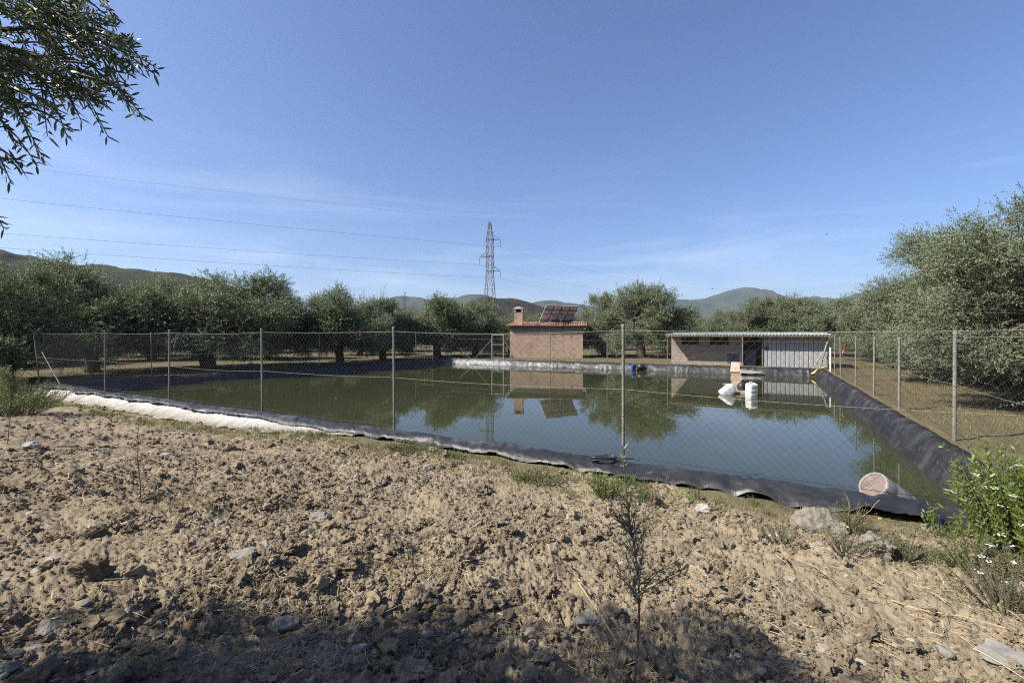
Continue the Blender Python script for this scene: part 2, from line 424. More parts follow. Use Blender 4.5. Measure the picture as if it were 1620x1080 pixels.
rs = np.random.RandomState(17); mb = MB()
for _ in range(520):
    if rs.rand() < .6: a, b = rs.uniform(-3.8, 8), .42 + abs(rs.normal(0, .16))
    else: a, b = rs.uniform(-3.8, 20), rs.uniform(.6, 21)
    x, y = xy(a, b); r = rs.uniform(.004, .013); q = rs.uniform(0, 6.28, 1)[0]; el = rs.uniform(.3, 1)
    mb.add([(x + r * cos(q), y + r * sin(q), -.417), (x - r * el * sin(q), y + r * el * cos(q), -.415), (x - r * cos(q), y - r * sin(q), -.417), (x + r * el * sin(q), y - r * el * cos(q), -.415)], [[0, 1, 2, 3]], 0, rs.uniform(0, 1))
tag(mb.build('floating_leaves', M['debris']), kind='stuff')
# ------------------------------------------------------------------ pond liner
def build_liner():
    cs = [(AR, 0.0), (AL(0), 0.0), (AL(23.3), BF(20.5)), (AR, BF(AR))]          # clockwise seen from above? order: near-right, near-left, far-left, far-right
    pts = []; side = []; s_acc = []
    s = 0
    for k in range(4):
        p = np.array(cs[k]); q = np.array(cs[(k + 1) % 4]); L = np.linalg.norm(q - p)
        step = .035 if k in (0, 3) else .07
        n = int(L / step)
        for i in range(n):
            t = i / n; pts.append(p + (q - p) * t); side.append(k); s_acc.append(s + L * t)
        s += L
    pts = np.array(pts); side = np.array(side); S = np.array(s_acc)
    # smoothed path for rounded corners
    def smooth(x, w):
        k = np.ones(w) / w; y = np.concatenate([x[-w:], x, x[:w]]); return np.convolve(y, k, 'same')[w:-w]
    pa = smooth(pts[:, 0], 15); pb = smooth(pts[:, 1], 15)
    ta = np.gradient(pa); tb = np.gradient(pb); tl = np.hypot(ta, tb); ta /= tl; tb /= tl
    na_, nb_ = tb, -ta                     # outward in (a,b): near side heading +a -> outward -b
    if nb_[len(pts[side == 0]) // 2] > 0: na_, nb_ = -na_, -nb_
    wn = smooth((side == 0) * 1.0, 25); wl = smooth((side == 1) * 1.0, 25); wf = smooth((side == 2) * 1.0, 25); wr = smooth((side == 3) * 1.0, 25)
    prof = {  # (w outward, z)
        'n': [(-.9, -.95), (-.55, -.68), (-.36, -.46), (-.26, -.30), (-.18, -.16), (-.12, -.06), (-.07, -.015), (-.01, 0), (.05, 0), (.11, -.005), (.17, -.015), (.22, -.03), (.27, -.045), (.31, -.07), (.33, -.095), (.34, -.11)],
        'o': [(-1.1, -.95), (-.75, -.66), (-.52, -.45), (-.42, -.30), (-.34, -.18), (-.26, -.08), (-.17, -.02), (-.08, .01), (.02, .018), (.12, .01), (.20, -.012), (.28, -.05), (.34, -.09), (.40, -.14), (.45, -.20), (.48, -.26)]}
    def dens(p):
        p = np.array(p); t = np.linspace(0, len(p) - 1, 46)
        return np.stack([np.interp(t, np.arange(len(p)), p[:, 0]), np.interp(t, np.arange(len(p)), p[:, 1])], 1)
    PN, PO = dens(prof['n']), dens(prof['o']); K = len(PN)
    wv = PN[None, :, 0] * wn[:, None] + PO[None, :, 0] * (1 - wn[:, None])
    zv = PN[None, :, 1] * wn[:, None] + PO[None, :, 1] * (1 - wn[:, None])
    wv = wv * (1 - .36 * wr[:, None])
    Sg = S[:, None] + 0 * wv; kk = np.arange(K)[None, :] / (K - 1) + 0 * wv
    outer = sstep(.55, 1.0, kk)
    # near free edge: long waves, tighter toward the left end
    amp = (.17 * sstep(16, 3, Sg) + .05)
    wav = perlin(Sg * 1.05, 0 * Sg + 3, 3) + .45 * perlin(Sg * 2.6, 0 * Sg + 9, 4)
    scal = np.abs(np.sin(Sg * 4.2 + 1.5 * perlin(Sg * .5, 0 * Sg, 8))) * .05 * sstep(10, 16, Sg)
    zv = zv + wn[:, None] * outer * (amp * wav * .75 + scal * .8)
    wv = wv + wn[:, None] * outer * (.10 * perlin(Sg * .8, 0 * Sg + 5, 6) - .05 + .10 * sstep(8, 2, Sg))
    # wrinkles
    sk = Sg + .35 * perlin(Sg * .7, wv * 2.2, 12) + .25 * wv
    cr = 1 - np.abs(perlin(sk * 4.6, wv * .8, 14)) * 2.4
    cr2 = 1 - np.abs(perlin(sk * 9.5, wv * 1.6 + 4, 15)) * 2.4
    cross = 1 - np.abs(perlin(sk * 2.2 + wv * 3.5, wv * 3 - sk * .6, 16)) * 2.4
    ring = sstep(.45, .95, 1 - np.abs(perlin((Sg + .10 * perlin(Sg * .9, wv * 1.2, 31) + .18 * wv) * 2.6, wv * .25, 32)) * 2.6)
    ring2 = sstep(.4, .95, 1 - np.abs(perlin((Sg - .12 * wv + .05 * perlin(Sg * 2, wv * 2, 35)) * 6.3, wv * .4, 33)) * 2.4)
    soft = .6 * perlin(Sg * 1.3, wv * 1.5, 17)
    d = (wn[:, None] * .021 * (.7 * cr + .35 * cr2 + .6 * cross + 1.3 * soft) + wr[:, None] * (.042 * ring + .024 * ring2 + .03 * soft)
         + wf[:, None] * (.030 * ring * sstep(-.1, .5, perlin(Sg * .8, 0 * Sg, 41)) + .016 * ring2 * sstep(-.2, .5, perlin(Sg * 1.3, 0 * Sg, 42)) + .012 * cross + .05 * soft) + wl[:, None] * (.02 * ring + .012 * ring2 + .03 * soft))
    fade = sstep(0, .12, kk)
    zv = zv + d * fade * (1 - .6 * wn[:, None] * 0)
    wv = wv - d * .5 * fade
    # crest line wanders a little
    zv = zv - .06 * (wf + wl)[:, None] * sstep(.25, .5, kk) + .03 * perlin(Sg * .35, 0 * Sg, 19) + (.0 * wr[:, None] + .04 * wf[:, None]) * (1 - np.abs(kk - .5) * 2)
    A2 = pa[:, None] + na_[:, None] * wv; B2 = pb[:, None] + nb_[:, None] * wv
    X, Y = xy(A2, B2)
    n = len(S)
    V = np.stack([X, Y, zv], -1).reshape(-1, 3)
    i = np.arange(n)[:, None]; j = np.arange(K - 1)[None, :]; i2 = (i + 1) % n
    F = np.stack([i * K + j, i * K + j + 1, i2 * K + j + 1, i2 * K + j], -1).reshape(-1, 4)
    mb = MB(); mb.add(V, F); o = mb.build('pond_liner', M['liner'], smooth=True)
    a1, b1 = A2.ravel(), B2.ravel()
    pale = np.clip(sstep(14.3, 15.6, a1) * sstep(20.6, 20.0, a1) * sstep(22, 22.6, b1), 0, 1) * (.45 + .55 * sstep(-.1, .25, perlin(a1 * 2.2, zv.ravel() * 3, 22)))  # sun glint at the left end of the far bank, painted as colour
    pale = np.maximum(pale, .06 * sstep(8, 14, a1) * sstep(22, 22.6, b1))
    du = (sstep(.012, -.03, -zv) * sstep(-.14, -.03, zv) * wn[:, None] * sstep(2, 6, Sg) * 1.0 + wr[:, None] * .25 + wf[:, None] * .15).ravel(); a3 = o.data.attributes.new('dust', 'FLOAT', 'POINT'); a3.data.foreach_set('value', du.astype(np.float32))
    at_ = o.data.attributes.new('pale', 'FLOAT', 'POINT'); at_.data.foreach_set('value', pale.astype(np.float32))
    if o.data.polygons[K // 2].normal.z < 0: o.data.flip_normals()
    sol = o.modifiers.new('thick', 'SOLIDIFY'); sol.thickness = .004; sol.offset = -1
    tag(o, 'crinkled black plastic liner wrapped over the bank all round the pond', 'pond liner')
    # folded corner flap near the right corner
    fm = MB(); P, G = [], []
    for i in range(26):
        t = i / 25
        for j in range(7):
            u = j / 6
            a = -3.35 - 1.15 * t; b = .62 - .25 * t + .34 * (u - .5) * sin(min(1, t * 1.6) * pi / 2)
            z = -.405 + .20 * t * sin(pi * min(.9, u * .9 + .1)) + .30 * t * t * .6 + .012 * sin(9 * u + 5 * t)
            P.append(W(a, b, z))
    for i in range(25):
        for j in range(6): G.append([i * 7 + j, i * 7 + j + 1, (i + 1) * 7 + j + 1, (i + 1) * 7 + j])
    fm.add(P, G); f = fm.build('liner_fold', M['liner'], o, True)
    s2 = f.modifiers.new('thick', 'SOLIDIFY'); s2.thickness = .006
build_liner()

# white geotextile below the left half of the near edge
def build_white():
    n, k = 420, 9; V = []
    aa = np.linspace(5.3, 22.6, n)
    for i, a in enumerate(aa):
        t0 = sstep(5.3, 7.0, a) ; t1 = sstep(22.6, 20.5, a)
        wd = (.24 + .27 * t0 * t1) * (1 + .30 * perlin(a * 1.1, 0, 2) + .2 * perlin(a * 3.7, 0, 12)) * (.75 + .25 * sstep(5.3, 7.5, a))
        for j in range(k):
            u = j / (k - 1)
            b = -.14 - wd * u + (.07 * perlin(a * 3, u, 4) + .04 * perlin(a * 9, u, 14)) * u
            x, y = xy(a, b)
            g = float(base_h(np.array([x]), np.array([y]))[0])
            z = -.07 * (1 - u) ** 1.3 + (g + .035) * (1 - (1 - u) ** 1.3) + .02 * perlin(a * 2.6, u * 2.5, 5) + .014 * perlin(a * 7, u * 5, 6) + .010 * perlin(a * 17, u * 9, 16)
            V.append((x, y, z))
    F = [[i * k + j, (i + 1) * k + j, (i + 1) * k + j + 1, i * k + j + 1] for i in range(n - 1) for j in range(k - 1)]
    mb = MB(); mb.add(V, F, 0, np.tile(np.linspace(0, 1, k), n)); o = mb.build('geotextile_sheet', M['white_sheet'], smooth=True)
    if o.data.polygons[100].normal.z < 0: o.data.flip_normals()
    s2 = o.modifiers.new('thick', 'SOLIDIFY'); s2.thickness = .008; s2.offset = -1
    tag(o, 'long white fabric sheet laid on the bank below the left part of the black liner', 'fabric sheet')
build_white()

# ------------------------------------------------------------------ fences
def clip_lines(L, H, pitch, sgn):
    out = []
    c = -H
    while c < L + H:
        # x = c + t (sgn +) or x = c + H - t
        t0, t1 = 0.0, H
        if sgn > 0: t0 = max(0, -c); t1 = min(H, L - c)
        else: t0 = max(0, c + H - L); t1 = min(H, c + H)
        if t1 - t0 > .02:
            f = (lambda t: (c + t, t)) if sgn > 0 else (lambda t: (c + H - t, t))
            out.append((f(t0), f(t1)))
        c += pitch
    return out
def wire_panel(p, q, z0, z1, pitch, rad, name, parent, seg=8, seed=0, sag=.02):
    p = np.array(p, float); q = np.array(q, float); L = np.linalg.norm(q - p); e = (q - p) / L; nrm = np.array([-e[1], e[0]])
    H = z1 - z0; mb = MB()
    for sg in (1, -1):
        for k, ((xa, ta), (xb, tb)) in enumerate(clip_lines(L, H, pitch, sg)):
            t = np.linspace(0, 1, seg); xx = xa + (xb - xa) * t; zz = ta + (tb - ta) * t
            env = np.sin(np.clip(zz / H, 0, 1) * pi)
            off = .025 * perlin(xx * .8, zz * .9, seed) * env + sg * .0015
            xx = xx + .02 * perlin(xx * .7, zz * 1.2 + 7, seed + 1) * env
            dz = -sag * np.abs(np.sin(xx * pi / 4.3)) * (zz / H)
            pts = np.stack([p[0] + e[0] * xx + nrm[0] * off, p[1] + e[1] * xx + nrm[1] * off, z0 + zz + dz], 1)
            tube(mb, pts, rad, 3, 0, False)
    return mb.build(name, M['wire'], parent, True)
def post(parent, x, y, z0, z1, r=.024, cap=True, lean=(0, 0)):
    mb = MB(); h = z1 - z0
    if lean == (0, 0): lean = (R.normal(0, .014), R.normal(0, .014))
    tube(mb, [(0, 0, -.25), (lean[0] * .5, lean[1] * .5, h * .5), (lean[0], lean[1], h)], r, 12)
    if cap: lathe(mb, [(r * 1.22, h - .025), (r * 1.26, h + .006), (r * .9, h + .02), (.001, h + .026)], 12, 0, None, np.array([lean[0], lean[1], 0]))
    # tie wires round the post
    for zz in (.05, .35, .65, .95, 1.25, 1.55):
        if zz < h: lathe(mb, [(r + .004, zz * h / 1.9), (r + .006, zz * h / 1.9 + .008), (r + .004, zz * h / 1.9 + .016)], 8, 0, None, np.array([lean[0] * zz / 1.9, lean[1] * zz / 1.9, 0]))
    return mb.build('post', M['post'], parent, True, (x, y, z0))
def wires(parent, pts2, zs, rad=.003, sag=.03, seed=0):
    for zi, z in enumerate(zs):
        mb = MB(); pts = []
        for i in range(len(pts2) - 1):
            p, q = pts2[i], pts2[i + 1]
            for t in np.linspace(0, 1, 9)[:-1]:
                zz = (z[i] * (1 - t) + z[i + 1] * t) if not np.isscalar(z) else z
                pts.append((p[0] + (q[0] - p[0]) * t, p[1] + (q[1] - p[1]) * t, zz - sag * (4 * t * (1 - t)) * (1 + .5 * sin(i * 2.3 + zi))))
        pts.append((pts2[-1][0], pts2[-1][1], z if np.isscalar(z) else z[-1]))
        tube(mb, pts, rad, 5); mb.build('tension_wire', M['lightwire' if zi < 2 else 'wire'], parent, True)
def brace(parent, p, q, r=.018):
    mb = MB(); tube(mb, [p, q], r, 8); mb.build('brace', M['post'], parent, True)

# near fence
f = empty('chain_link_fence', (0, 0, 0)); tag(f, 'wire mesh fence standing on the near black bank in front of the water', 'fence', 'fences round the pond')
na = [-4.9, 0, 4.52, 8.77, 13.19, 17.36]
for a in na:
    x, y = xy(a, .03); post(f, x, y, -.02, 2.0, .023)
x, y = xy(23.2, .03); post(f, x, y, -.08, 1.97, .024, True, (-.32, .08))
brace(f, W(23.1, .06, 1.2), W(21.6, .15, 0))
npts = [xy(a, .03) for a in na + [23.4]]
wires(f, npts, [1.93, [1.05, 1.06, 1.03, 1.0, .98, 1.0, 1.0], .10], .0032, .035)
wire_panel(xy(-4.9, .0), xy(23.35, .0), .03, 1.93, .112, .0013, 'mesh_panel', f, 9, 3)
# right fence
f = empty('chain_link_fence', (0, 0, 0)); tag(f, 'wire mesh fence running back along the right bank under big olive trees', 'fence', 'fences round the pond')
rb = [0.4, 4.77, 8.74, 11.9, 15.3, 19.2, 21.3]
for b in rb:
    x, y = xy(-4.92, b); post(f, x, y, -.08, 1.9 if b < 6 else 1.77, .030 if b < 14 else .026)
rp = [xy(-4.92, b) for b in [-.0] + rb[1:] + [23.9]]
wires(f, rp, [[1.88, 1.84] + [1.72] * 6, .95, .06], .0032, .03)
wire_panel(xy(-4.95, 0), xy(-4.95, 23.9), -.05, 1.74, .112, .0009, 'mesh_panel', f, 7, 11)
# left fence
f = empty('chain_link_fence', (0, 0, 0)); tag(f, 'wire mesh fence along the far left bank in front of the dark olive trees', 'fence', 'fences round the pond')
lb = [3.7, 8.0, 12.0, 16.0, 19.8]
for b in lb:
    x, y = xy(AL(b) + .15, b); post(f, x, y, -.05, 1.98, .023)
lp = [xy(AL(b) + .15, b) for b in [0.0] + lb + [23.4]]
wires(f, lp, [1.93, .97], .0035, .05)
wire_panel(lp[0], lp[-1], .0, 1.92, .112, .0009, 'mesh_panel', f, 7, 15)
# far fence with its gate
f = empty('chain_link_fence', (0, 0, 0)); tag(f, 'wire mesh fence behind the far bank passing in front of the brick hut', 'fence', 'fences round the pond')
bf = 23.75
x, y = xy(20.75, bf); post(f, x, y, -.05, 1.98, .03)
brace(f, W(20.75, bf, 1.75), W(20.9, bf - 1.9, 0)); brace(f, W(20.7, bf, 1.4), W(18.9, bf, 0))
ag0, ag1 = a_at(778, bf), a_at(797, bf)
brace(f, W(ag0, bf, 1.5), W(ag0 + 1.55, bf, 0), .02); brace(f, W(ag1, bf, 1.5), W(ag1 - 1.1, bf, 0), .02)
for a in (ag0, ag1):
    x, y = xy(a, bf); post(f, x, y, -.05, 1.95, .045)
for px in (870, 961, 1056):
    x, y = xy(a_at(px, bf), bf); post(f, x, y, -.05, 1.95, .026)
wires(f, [xy(20.75, bf), xy(ag0, bf), xy(ag1, bf), xy(a_at(870, bf), bf), xy(a_at(961, bf), bf), xy(-4.9, bf)], [1.93, [1.6, 1.55, 1.55, 1.55, 1.5, 1.5]], .0045, .02)
wire_panel(xy(ag0, bf), xy(20.75, bf), .0, 1.92, .112, .0015, 'mesh_panel', f, 5, 21)
wire_panel(xy(-4.9, bf), xy(ag1, bf), .0, 1.92, .112, .0015, 'mesh_panel', f, 5, 23)
# gate leaf
g = empty('metal_gate', W(ag0 - .06, bf, 0), RZ); tag(g, 'tall narrow grey pipe gate with two panes in the fence left of the brick hut', 'gate')
gw = (ag0 - ag1) - .12
mb = MB()
for p, q in (((0, 0, .1), (0, 0, 1.88)), ((gw, 0, .1), (gw, 0, 1.88)), ((0, 0, .12), (gw, 0, .12)), ((0, 0, 1.86), (gw, 0, 1.86)), ((0, 0, 1.12), (gw, 0, 1.12))): tube(mb, [p, q], .028, 8)
mb.build('gate_frame', M['post'], g, True)
mb = MB()
for sg in (1, -1):
    for (xa, ta), (xb, tb) in clip_lines(gw, 1.7, .112, sg): tube(mb, [(xa, 0, .14 + ta), (xb, 0, .14 + tb)], .0018, 3, 0, False)
mb.build('mesh_panel', M['wire'], g)
# low welded grid gate behind the left fence
b_ = 20.5; p = W(AL(b_) + .9, b_, -.1)
g = empty('grid_panel', p, RZ); tag(g, 'low welded bar grid panel standing by the far left corner of the pond', 'panel')
mb = MB()
for x in (0, .9, 1.7): tube(mb, [(x, 0, 0), (x, 0, 1.15)], .022, 6)
tube(mb, [(-.9, 0, 1.15), (1.7, 0, 1.15)], .02, 6); tube(mb, [(-.9, 0, 0), (-.9, 0, 1.15)], .022, 6)
for z in (.25, .45, .65, .85): tube(mb, [(0, 0, z), (1.7, 0, z)], .010, 5)
for x in (.3, .6, 1.2, 1.45): tube(mb, [(x, 0, .2), (x, 0, .9)], .010, 5)
mb.build('bars', M['post'], g)

# ------------------------------------------------------------------ pump house
hd = 38.6; hc = atd(922, 530, hd); HR = -radians(8.5)
hw, hdp = 6.25, 4.2
e_ = np.array([cos(HR), sin(HR)])
ho = np.array([hc[0] - e_[0] * hw, hc[1] - e_[1] * hw, -.12])
H_ = empty('brick_hut', ho, HR); tag(H_, 'small brick hut with a clay tile roof and chimney behind the far bank', 'hut')
mb = MB(); t_ = .22
box(mb, 0, hw, 0, t_, 0, 2.38); box(mb, 0, t_, t_ + .003, hdp, 0, 2.38); box(mb, hw - t_, hw, t_ + .003, hdp, 0, 2.38); box(mb, t_ + .003, hw - t_ - .003, hdp - t_, hdp - .003, 0, 2.38)
mb.build('wall', M['brick'], H_)
mb = MB(); box(mb, -.03, hw + .03, -.03, hdp + .03, 2.383, 2.72); mb.build('ring_beam', M['concrete_dark'], H_)
mb = MB()
nx, ny = 330, 14; xs = np.linspace(-.32, hw + .35, nx); ys = np.linspace(-.38, hdp + .25, ny)
V = []
for iy, y in enumerate(ys):
    for x in xs:
        ph = (x % .21) / .21
        V.append((x, y, 2.80 + .085 * (y + .38) + .06 * abs(sin(ph * pi)) + .012 * perlin(x * 4.7, y * 2, 3)))
F = [[j * nx + i, j * nx + i + 1, (j + 1) * nx + i + 1, (j + 1) * nx + i] for j in range(ny - 1) for i in range(nx - 1)]
tt = np.tile(_hash(np.floor(xs / .21), np.zeros(nx), 4) / 4294967296.0, ny)
mb.add(V, F, 0, tt); r_ = mb.build('roof', M['tile'], H_); sm = r_.modifiers.new('thick', 'SOLIDIFY'); sm.thickness = .035
mb = MB(); box(mb, -.25, hw + .28, -.30, hdp + .2, 2.722, 2.775); mb.build('eave_board', M['timber'], H_)
cxp = (820.5 - 807) / (922 - 807) * hw
ch = MB(); box(ch, cxp - .36, cxp + .36, .02, .74, 2.60, 3.95); ch = ch.build('chimney', M['brick'], r_)
for dx in (-.32, .32):
    for dy in (.06, .70):
        cb = MB(); box(cb, cxp + dx - .07, cxp + dx + .07, dy - .07, dy + .07, 3.952, 4.22); cb.build('chimney_pier', M['brick'], r_)
cb = MB(); box(cb, cxp - .42, cxp + .42, -.04, .80, 4.222, 4.30); lathe(cb, [(.46, 4.302), (.40, 4.36), (.22, 4.43), (.001, 4.47)], 10, 0, None, np.array([cxp, .38, 0])); cb.build('chimney_cap', M['concrete'], r_)
cb = MB(); box(cb, cxp - .2, cxp + .2, .18, .58, 3.953, 4.2); cb.build('flue', M['dark'], r_)
px_ = (888.6 - 807) / 115 * hw
mb = MB(); tube(mb, [(px_, -.07, 1.95), (px_, -.07, 2.6), (px_ - .02, -.45, 2.72), (px_ - .02, -.47, 3.35)], .022, 6); mb.build('vent_pipe', M['post'], H_)
# solar array on the roof
sa = empty('solar_array', atd(878, 511, 40.6), radians(30)); sa.location.z = 2.98
tag(sa, 'tilted solar panels seen from behind on the hut roof', 'solar panels')
tl = radians(52); cw, rh = .86, .92
for c in range(4):
    for r0 in range(2):
        mb = MB(); x0 = -2 * cw + c * cw; y0 = r0 * rh
        Mx = rotm(pi - tl, 0, 0) if False else None
        def tp(x, s_, n_):   # along the slope s_, off the slope n_ (toward the back)
            return (x, -s_ * cos(tl) - n_ * sin(tl), s_ * sin(tl) - n_ * cos(tl))
        def slab(mb, xa, xb, sa_, sb, na2, nb2, mi=0):
            V = [tp(xa, sa_, na2), tp(xb, sa_, na2), tp(xb, sb, na2), tp(xa, sb, na2), tp(xa, sa_, nb2), tp(xb, sa_, nb2), tp(xb, sb, nb2), tp(xa, sb, nb2)]
            mb.add(V, BOXF, mi)
        slab(mb, x0 + .01, x0 + cw - .01, y0 + .01, y0 + rh - .01, -.02, .012, 0)
        for q in ((x0 + .012, x0 + .055, y0 + .012, y0 + rh - .012), (x0 + cw - .055, x0 + cw - .012, y0 + .012, y0 + rh - .012), (x0 + .056, x0 + cw - .056, y0 + .012, y0 + .05), (x0 + .056, x0 + cw - .056, y0 + rh - .05, y0 + rh - .012)):
            slab(mb, *q, .0125, .035, 1)
        slab(mb, x0 + cw * .42, x0 + cw * .58, y0 + rh * .72, y0 + rh * .82, .0125, .03, 1)
        mb.build('solar_panel', [M['panelback'], M['frame']], sa)
for s_ in (.28, 1.38):
    mb = MB(); slab(mb, -2 * cw - .06, 2 * cw + .06, s_ - .04, s_ + .04, .036, .09); mb.build('rail', M['frame'], sa)
for x in (-1.2, 0, 1.2):
    mb = MB(); bar(mb, tp(x, 1.38, .10), (x, -1.02, .0), .03); bar(mb, tp(x, .28, .10), (x, -1.02, .0), .022); mb.build('support_leg', M['post'], sa)

# ------------------------------------------------------------------ shed
SB = 24.9; sa0, sa1 = a_at(1055, SB), a_at(1312, SB); SW = sa0 - sa1
S_ = empty('storage_shed', W(sa0, SB, -.2), RZ); tag(S_, 'low open fronted shed with metal sheet cladding and a greenish corrugated roof', 'shed')
def sx(px, b=SB + 1.0): return sa0 - a_at(px, b)
Z0 = 2.02
wy = 1.35
x0b, x1b = .06, sx(1176, SB + wy)
w1, w2, w3, w4 = sx(1078, SB + wy), sx(1106, SB + wy), sx(1123, SB + wy), sx(1153, SB + wy)
mb = MB(); zt = Z0 + .08
box(mb, x0b, x1b, wy, wy + .18, 0, 1.42)
for p, q in ((x0b, w1), (w2, w3), (w4, x1b)): box(mb, p, q, wy, wy + .18, 1.423, 1.93)
box(mb, x0b, x1b, wy, wy + .18, 1.933, zt)
box(mb, x0b, x0b + .18, wy + .183, 4.4, 0, zt); box(mb, SW - .2, SW - .02, wy, 4.4, 0, zt); box(mb, x0b + .183, SW - .203, 4.22, 4.4, 0, zt)
mb.build('wall', M['block'], S_)
for p, q in ((w1, w2), (w3, w4)):
    mb = MB(); box(mb, p + .003, q - .003, wy + .19, wy + .21, 1.40, 1.95); mb.build('window', M['dark'], S_)  # dark sheet behind an unglazed opening, standing in for the shade inside
mb = MB(); box(mb, sx(1150), sx(1168), wy - .03, wy - .003, .25, .85); mb.build('floor_hatch', M['darksheet'], S_)
# metal sheeting
m0, m1 = sx(1208, SB + .75), sx(1310.5, SB + .75); nr = 14; mb = MB(); P = []
for k in range(nr):
    p = m0 + (m1 - m0) * k / nr; wd = (m1 - m0) / nr
    P += [(p, .04), (p + wd * .16, .0), (p + wd * .80, 0.0), (p + wd * .86, .05)]
P.append((m1, .04)); P = np.array(P)
V = np.concatenate([np.stack([P[:, 0], .75 + P[:, 1], np.full(len(P), z)], 1) for z in (.13, Z0 + .03)]); n_ = len(P)
mb.add(V, [[i, i + 1, n_ + i + 1, n_ + i] for i in range(n_ - 1)])
o = mb.build('metal_cladding', M['sheet'], S_); s2 = o.modifiers.new('thick', 'SOLIDIFY'); s2.thickness = .006; s2.offset = 1
mb = MB(); box(mb, m0, m1, .70, .74, .06, .13); mb.build('sill_rail', M['frame'], S_)
mb = MB(); lathe(mb, [(.001, 0), (.11, .0), (.12, .02), (.001, .05)], 12, 0, rotm(pi / 2, 0, 0), np.array([sx(1213, SB + .75), .745, 1.25])); mb.build('vent_hole', M['blackplastic'], S_)
for px, yy, zz in ((1174.7, .12, Z0 - .02), (1206.3, .70, Z0 - .02), (1062, .12, 0)):
    if zz:
        mb = MB(); tube(mb, [(sx(px, SB + yy), yy, 0), (sx(px, SB + yy), yy, zz)], .035, 8); mb.build('roof_post', M['post'], S_)
mb = MB(); box(mb, sx(1178, SB + 1.6), sx(1196, SB + 1.6), 1.6, 1.63, 0, 1.25, 0, rotm(-.08, 0, 0)); mb.build('door_panel', M['darksheet'], S_)
# corrugated roof rising to the back
nx, ny = 300, 6; xs = np.linspace(-.10, SW + .22, nx); V = []
for y in np.linspace(0, 4.6, ny):
    for x in xs: V.append((x, y, Z0 + .07 + .034 * y + .018 * sin(x * 2 * pi / .18) + .010 * perlin(x * .9, y, 8) - .012 * x * 0))
mb = MB(); mb.add(V, [[j * nx + i, j * nx + i + 1, (j + 1) * nx + i + 1, (j + 1) * nx + i] for j in range(ny - 1) for i in range(nx - 1)])
o = mb.build('roof', M['roof_green'], S_, True); s2 = o.modifiers.new('thick', 'SOLIDIFY'); s2.thickness = .012
mb = MB()
for y in (.06, 2.3, 4.3): box(mb, -.05, SW + .15, y, y + .06, Z0 + .032 * y - .05, Z0 + .032 * y + .035)
mb.build('roof_beam', M['timber'], S_)
# white stub pole and leaning timbers by the shed corner
mb = MB(); p = atd(1313.8, 585, 24.6); tube(mb, [(p[0], p[1], -.3), (p[0], p[1], 1.2)], .045, 8); o = mb.build('white_pole', M['whiteplastic'], None, True); tag(o, 'short white pole beside the right corner of the shed', 'pole')
mb = MB(); bar(mb, W(a_at(1286, 24.0), 24.0, -.05), atd(1302, 556, 26.6), .035); o = mb.build('leaning_pole', M['paletimber']); tag(o, 'pale timber leaning against the metal side of the shed', 'timber')
mb = MB(); bar(mb, W(a_at(1296, 24.1), 24.1, -.05), atd(1309, 541, 26.2), .05); o = mb.build('leaning_pole', M['frame']); tag(o, 'dark timber leaning at the right end of the shed cladding', 'timber')
# orange tape on the fence
mb = MB(); p = atd(1333.5, 547, 21.4); V = []
for i in range(14):
    t = i / 13; o_ = .05 * sin(t * 7); V += [(p[0] + o_, p[1], p[2] - .52 * t), (p[0] + o_ + .07 * (1 - .4 * t), p[1] + .02 * sin(t * 9), p[2] - .52 * t - .02)]
mb.add(V, [[2 * i, 2 * i + 1, 2 * i + 3, 2 * i + 2] for i in range(13)]); o = mb.build('marker_tape', M['orange'], None, True); s2 = o.modifiers.new('thick', 'SOLIDIFY'); s2.thickness = .004
tag(o, 'strip of orange tape tied to the right fence near the shed', 'tape')

# ------------------------------------------------------------------ things in and by the water
def rounded_can(mb, w, d, h, mi=0, M_=None, o=None):
    n = 28; prof = [(.001, 0), (.82, 0), (.96, .03), (1, .10), (1, .30), (.975, .33), (1, .36), (1, .62), (.975, .65), (1, .68), (1, .88), (.93, .96), (.78, 1.0), (.001, 1.0)]
    V = []
    for r, z in prof:
        for k in range(n):
            t = 2 * pi * k / n; c, s = cos(t), sin(t); e = 2 / 5.5
            V.append((r * w / 2 * math.copysign(abs(c) ** e, c), r * d / 2 * math.copysign(abs(s) ** e, s), z * h))
    V = np.array(V)
    if M_ is not None: V = V @ M_.T
    if o is not None: V = V + o
    mb.add(V, [[i * n + j, i * n + (j + 1) % n, (i + 1) * n + (j + 1) % n, (i + 1) * n + j] for i in range(len(prof) - 1) for j in range(n)], mi)
def jerrycan(name, loc, Mr, w, d, h, mat, label, group=None, cat='jerrycan'):
    e = empty(name, loc); tag(e, label, cat, group)
    mb = MB(); rounded_can(mb, w, d, h, 0, Mr); mb.build('body', mat, e, True)
    mb = MB(); lathe(mb, [(.001, h + .03), (.045, h + .03), (.05, h + .02), (.05, h - .03)][::-1], 14, 0, Mr, Mr @ np.array([w * .24, 0, 0])); mb.build('screw_cap', mat, e, True)
    mb = MB(); tube(mb, [Mr @ np.array(v) for v in ((-w * .3, 0, h - .01), (-w * .28, 0, h + .05), (0, 0, h + .055), (w * .05, 0, h - .01))], .016, 8); mb.build('handle', mat, e, True)
    return e
p = at(1188.5, 625.5, -.42); jerrycan('jerrycan', (p[0], p[1], -.50), rotm(.02, .03, .25), .37, .31, .54, M['whiteplastic'], 'white plastic can floating upright at the right corner of the wooden raft', 'white float cans on the raft')
p = at(1143, 624, -.42); jerrycan('jerrycan', (p[0] + .02, p[1] + .1, -.46), rotm(.1, .92, .15), .37, .31, .54, M['whiteplastic'], 'white plastic can lying tilted at the left corner of the wooden raft', 'white float cans on the raft')
p0 = at(1170, 622, -.40); p1 = W(a_at(1164, 23.0), 22.9, -.34)
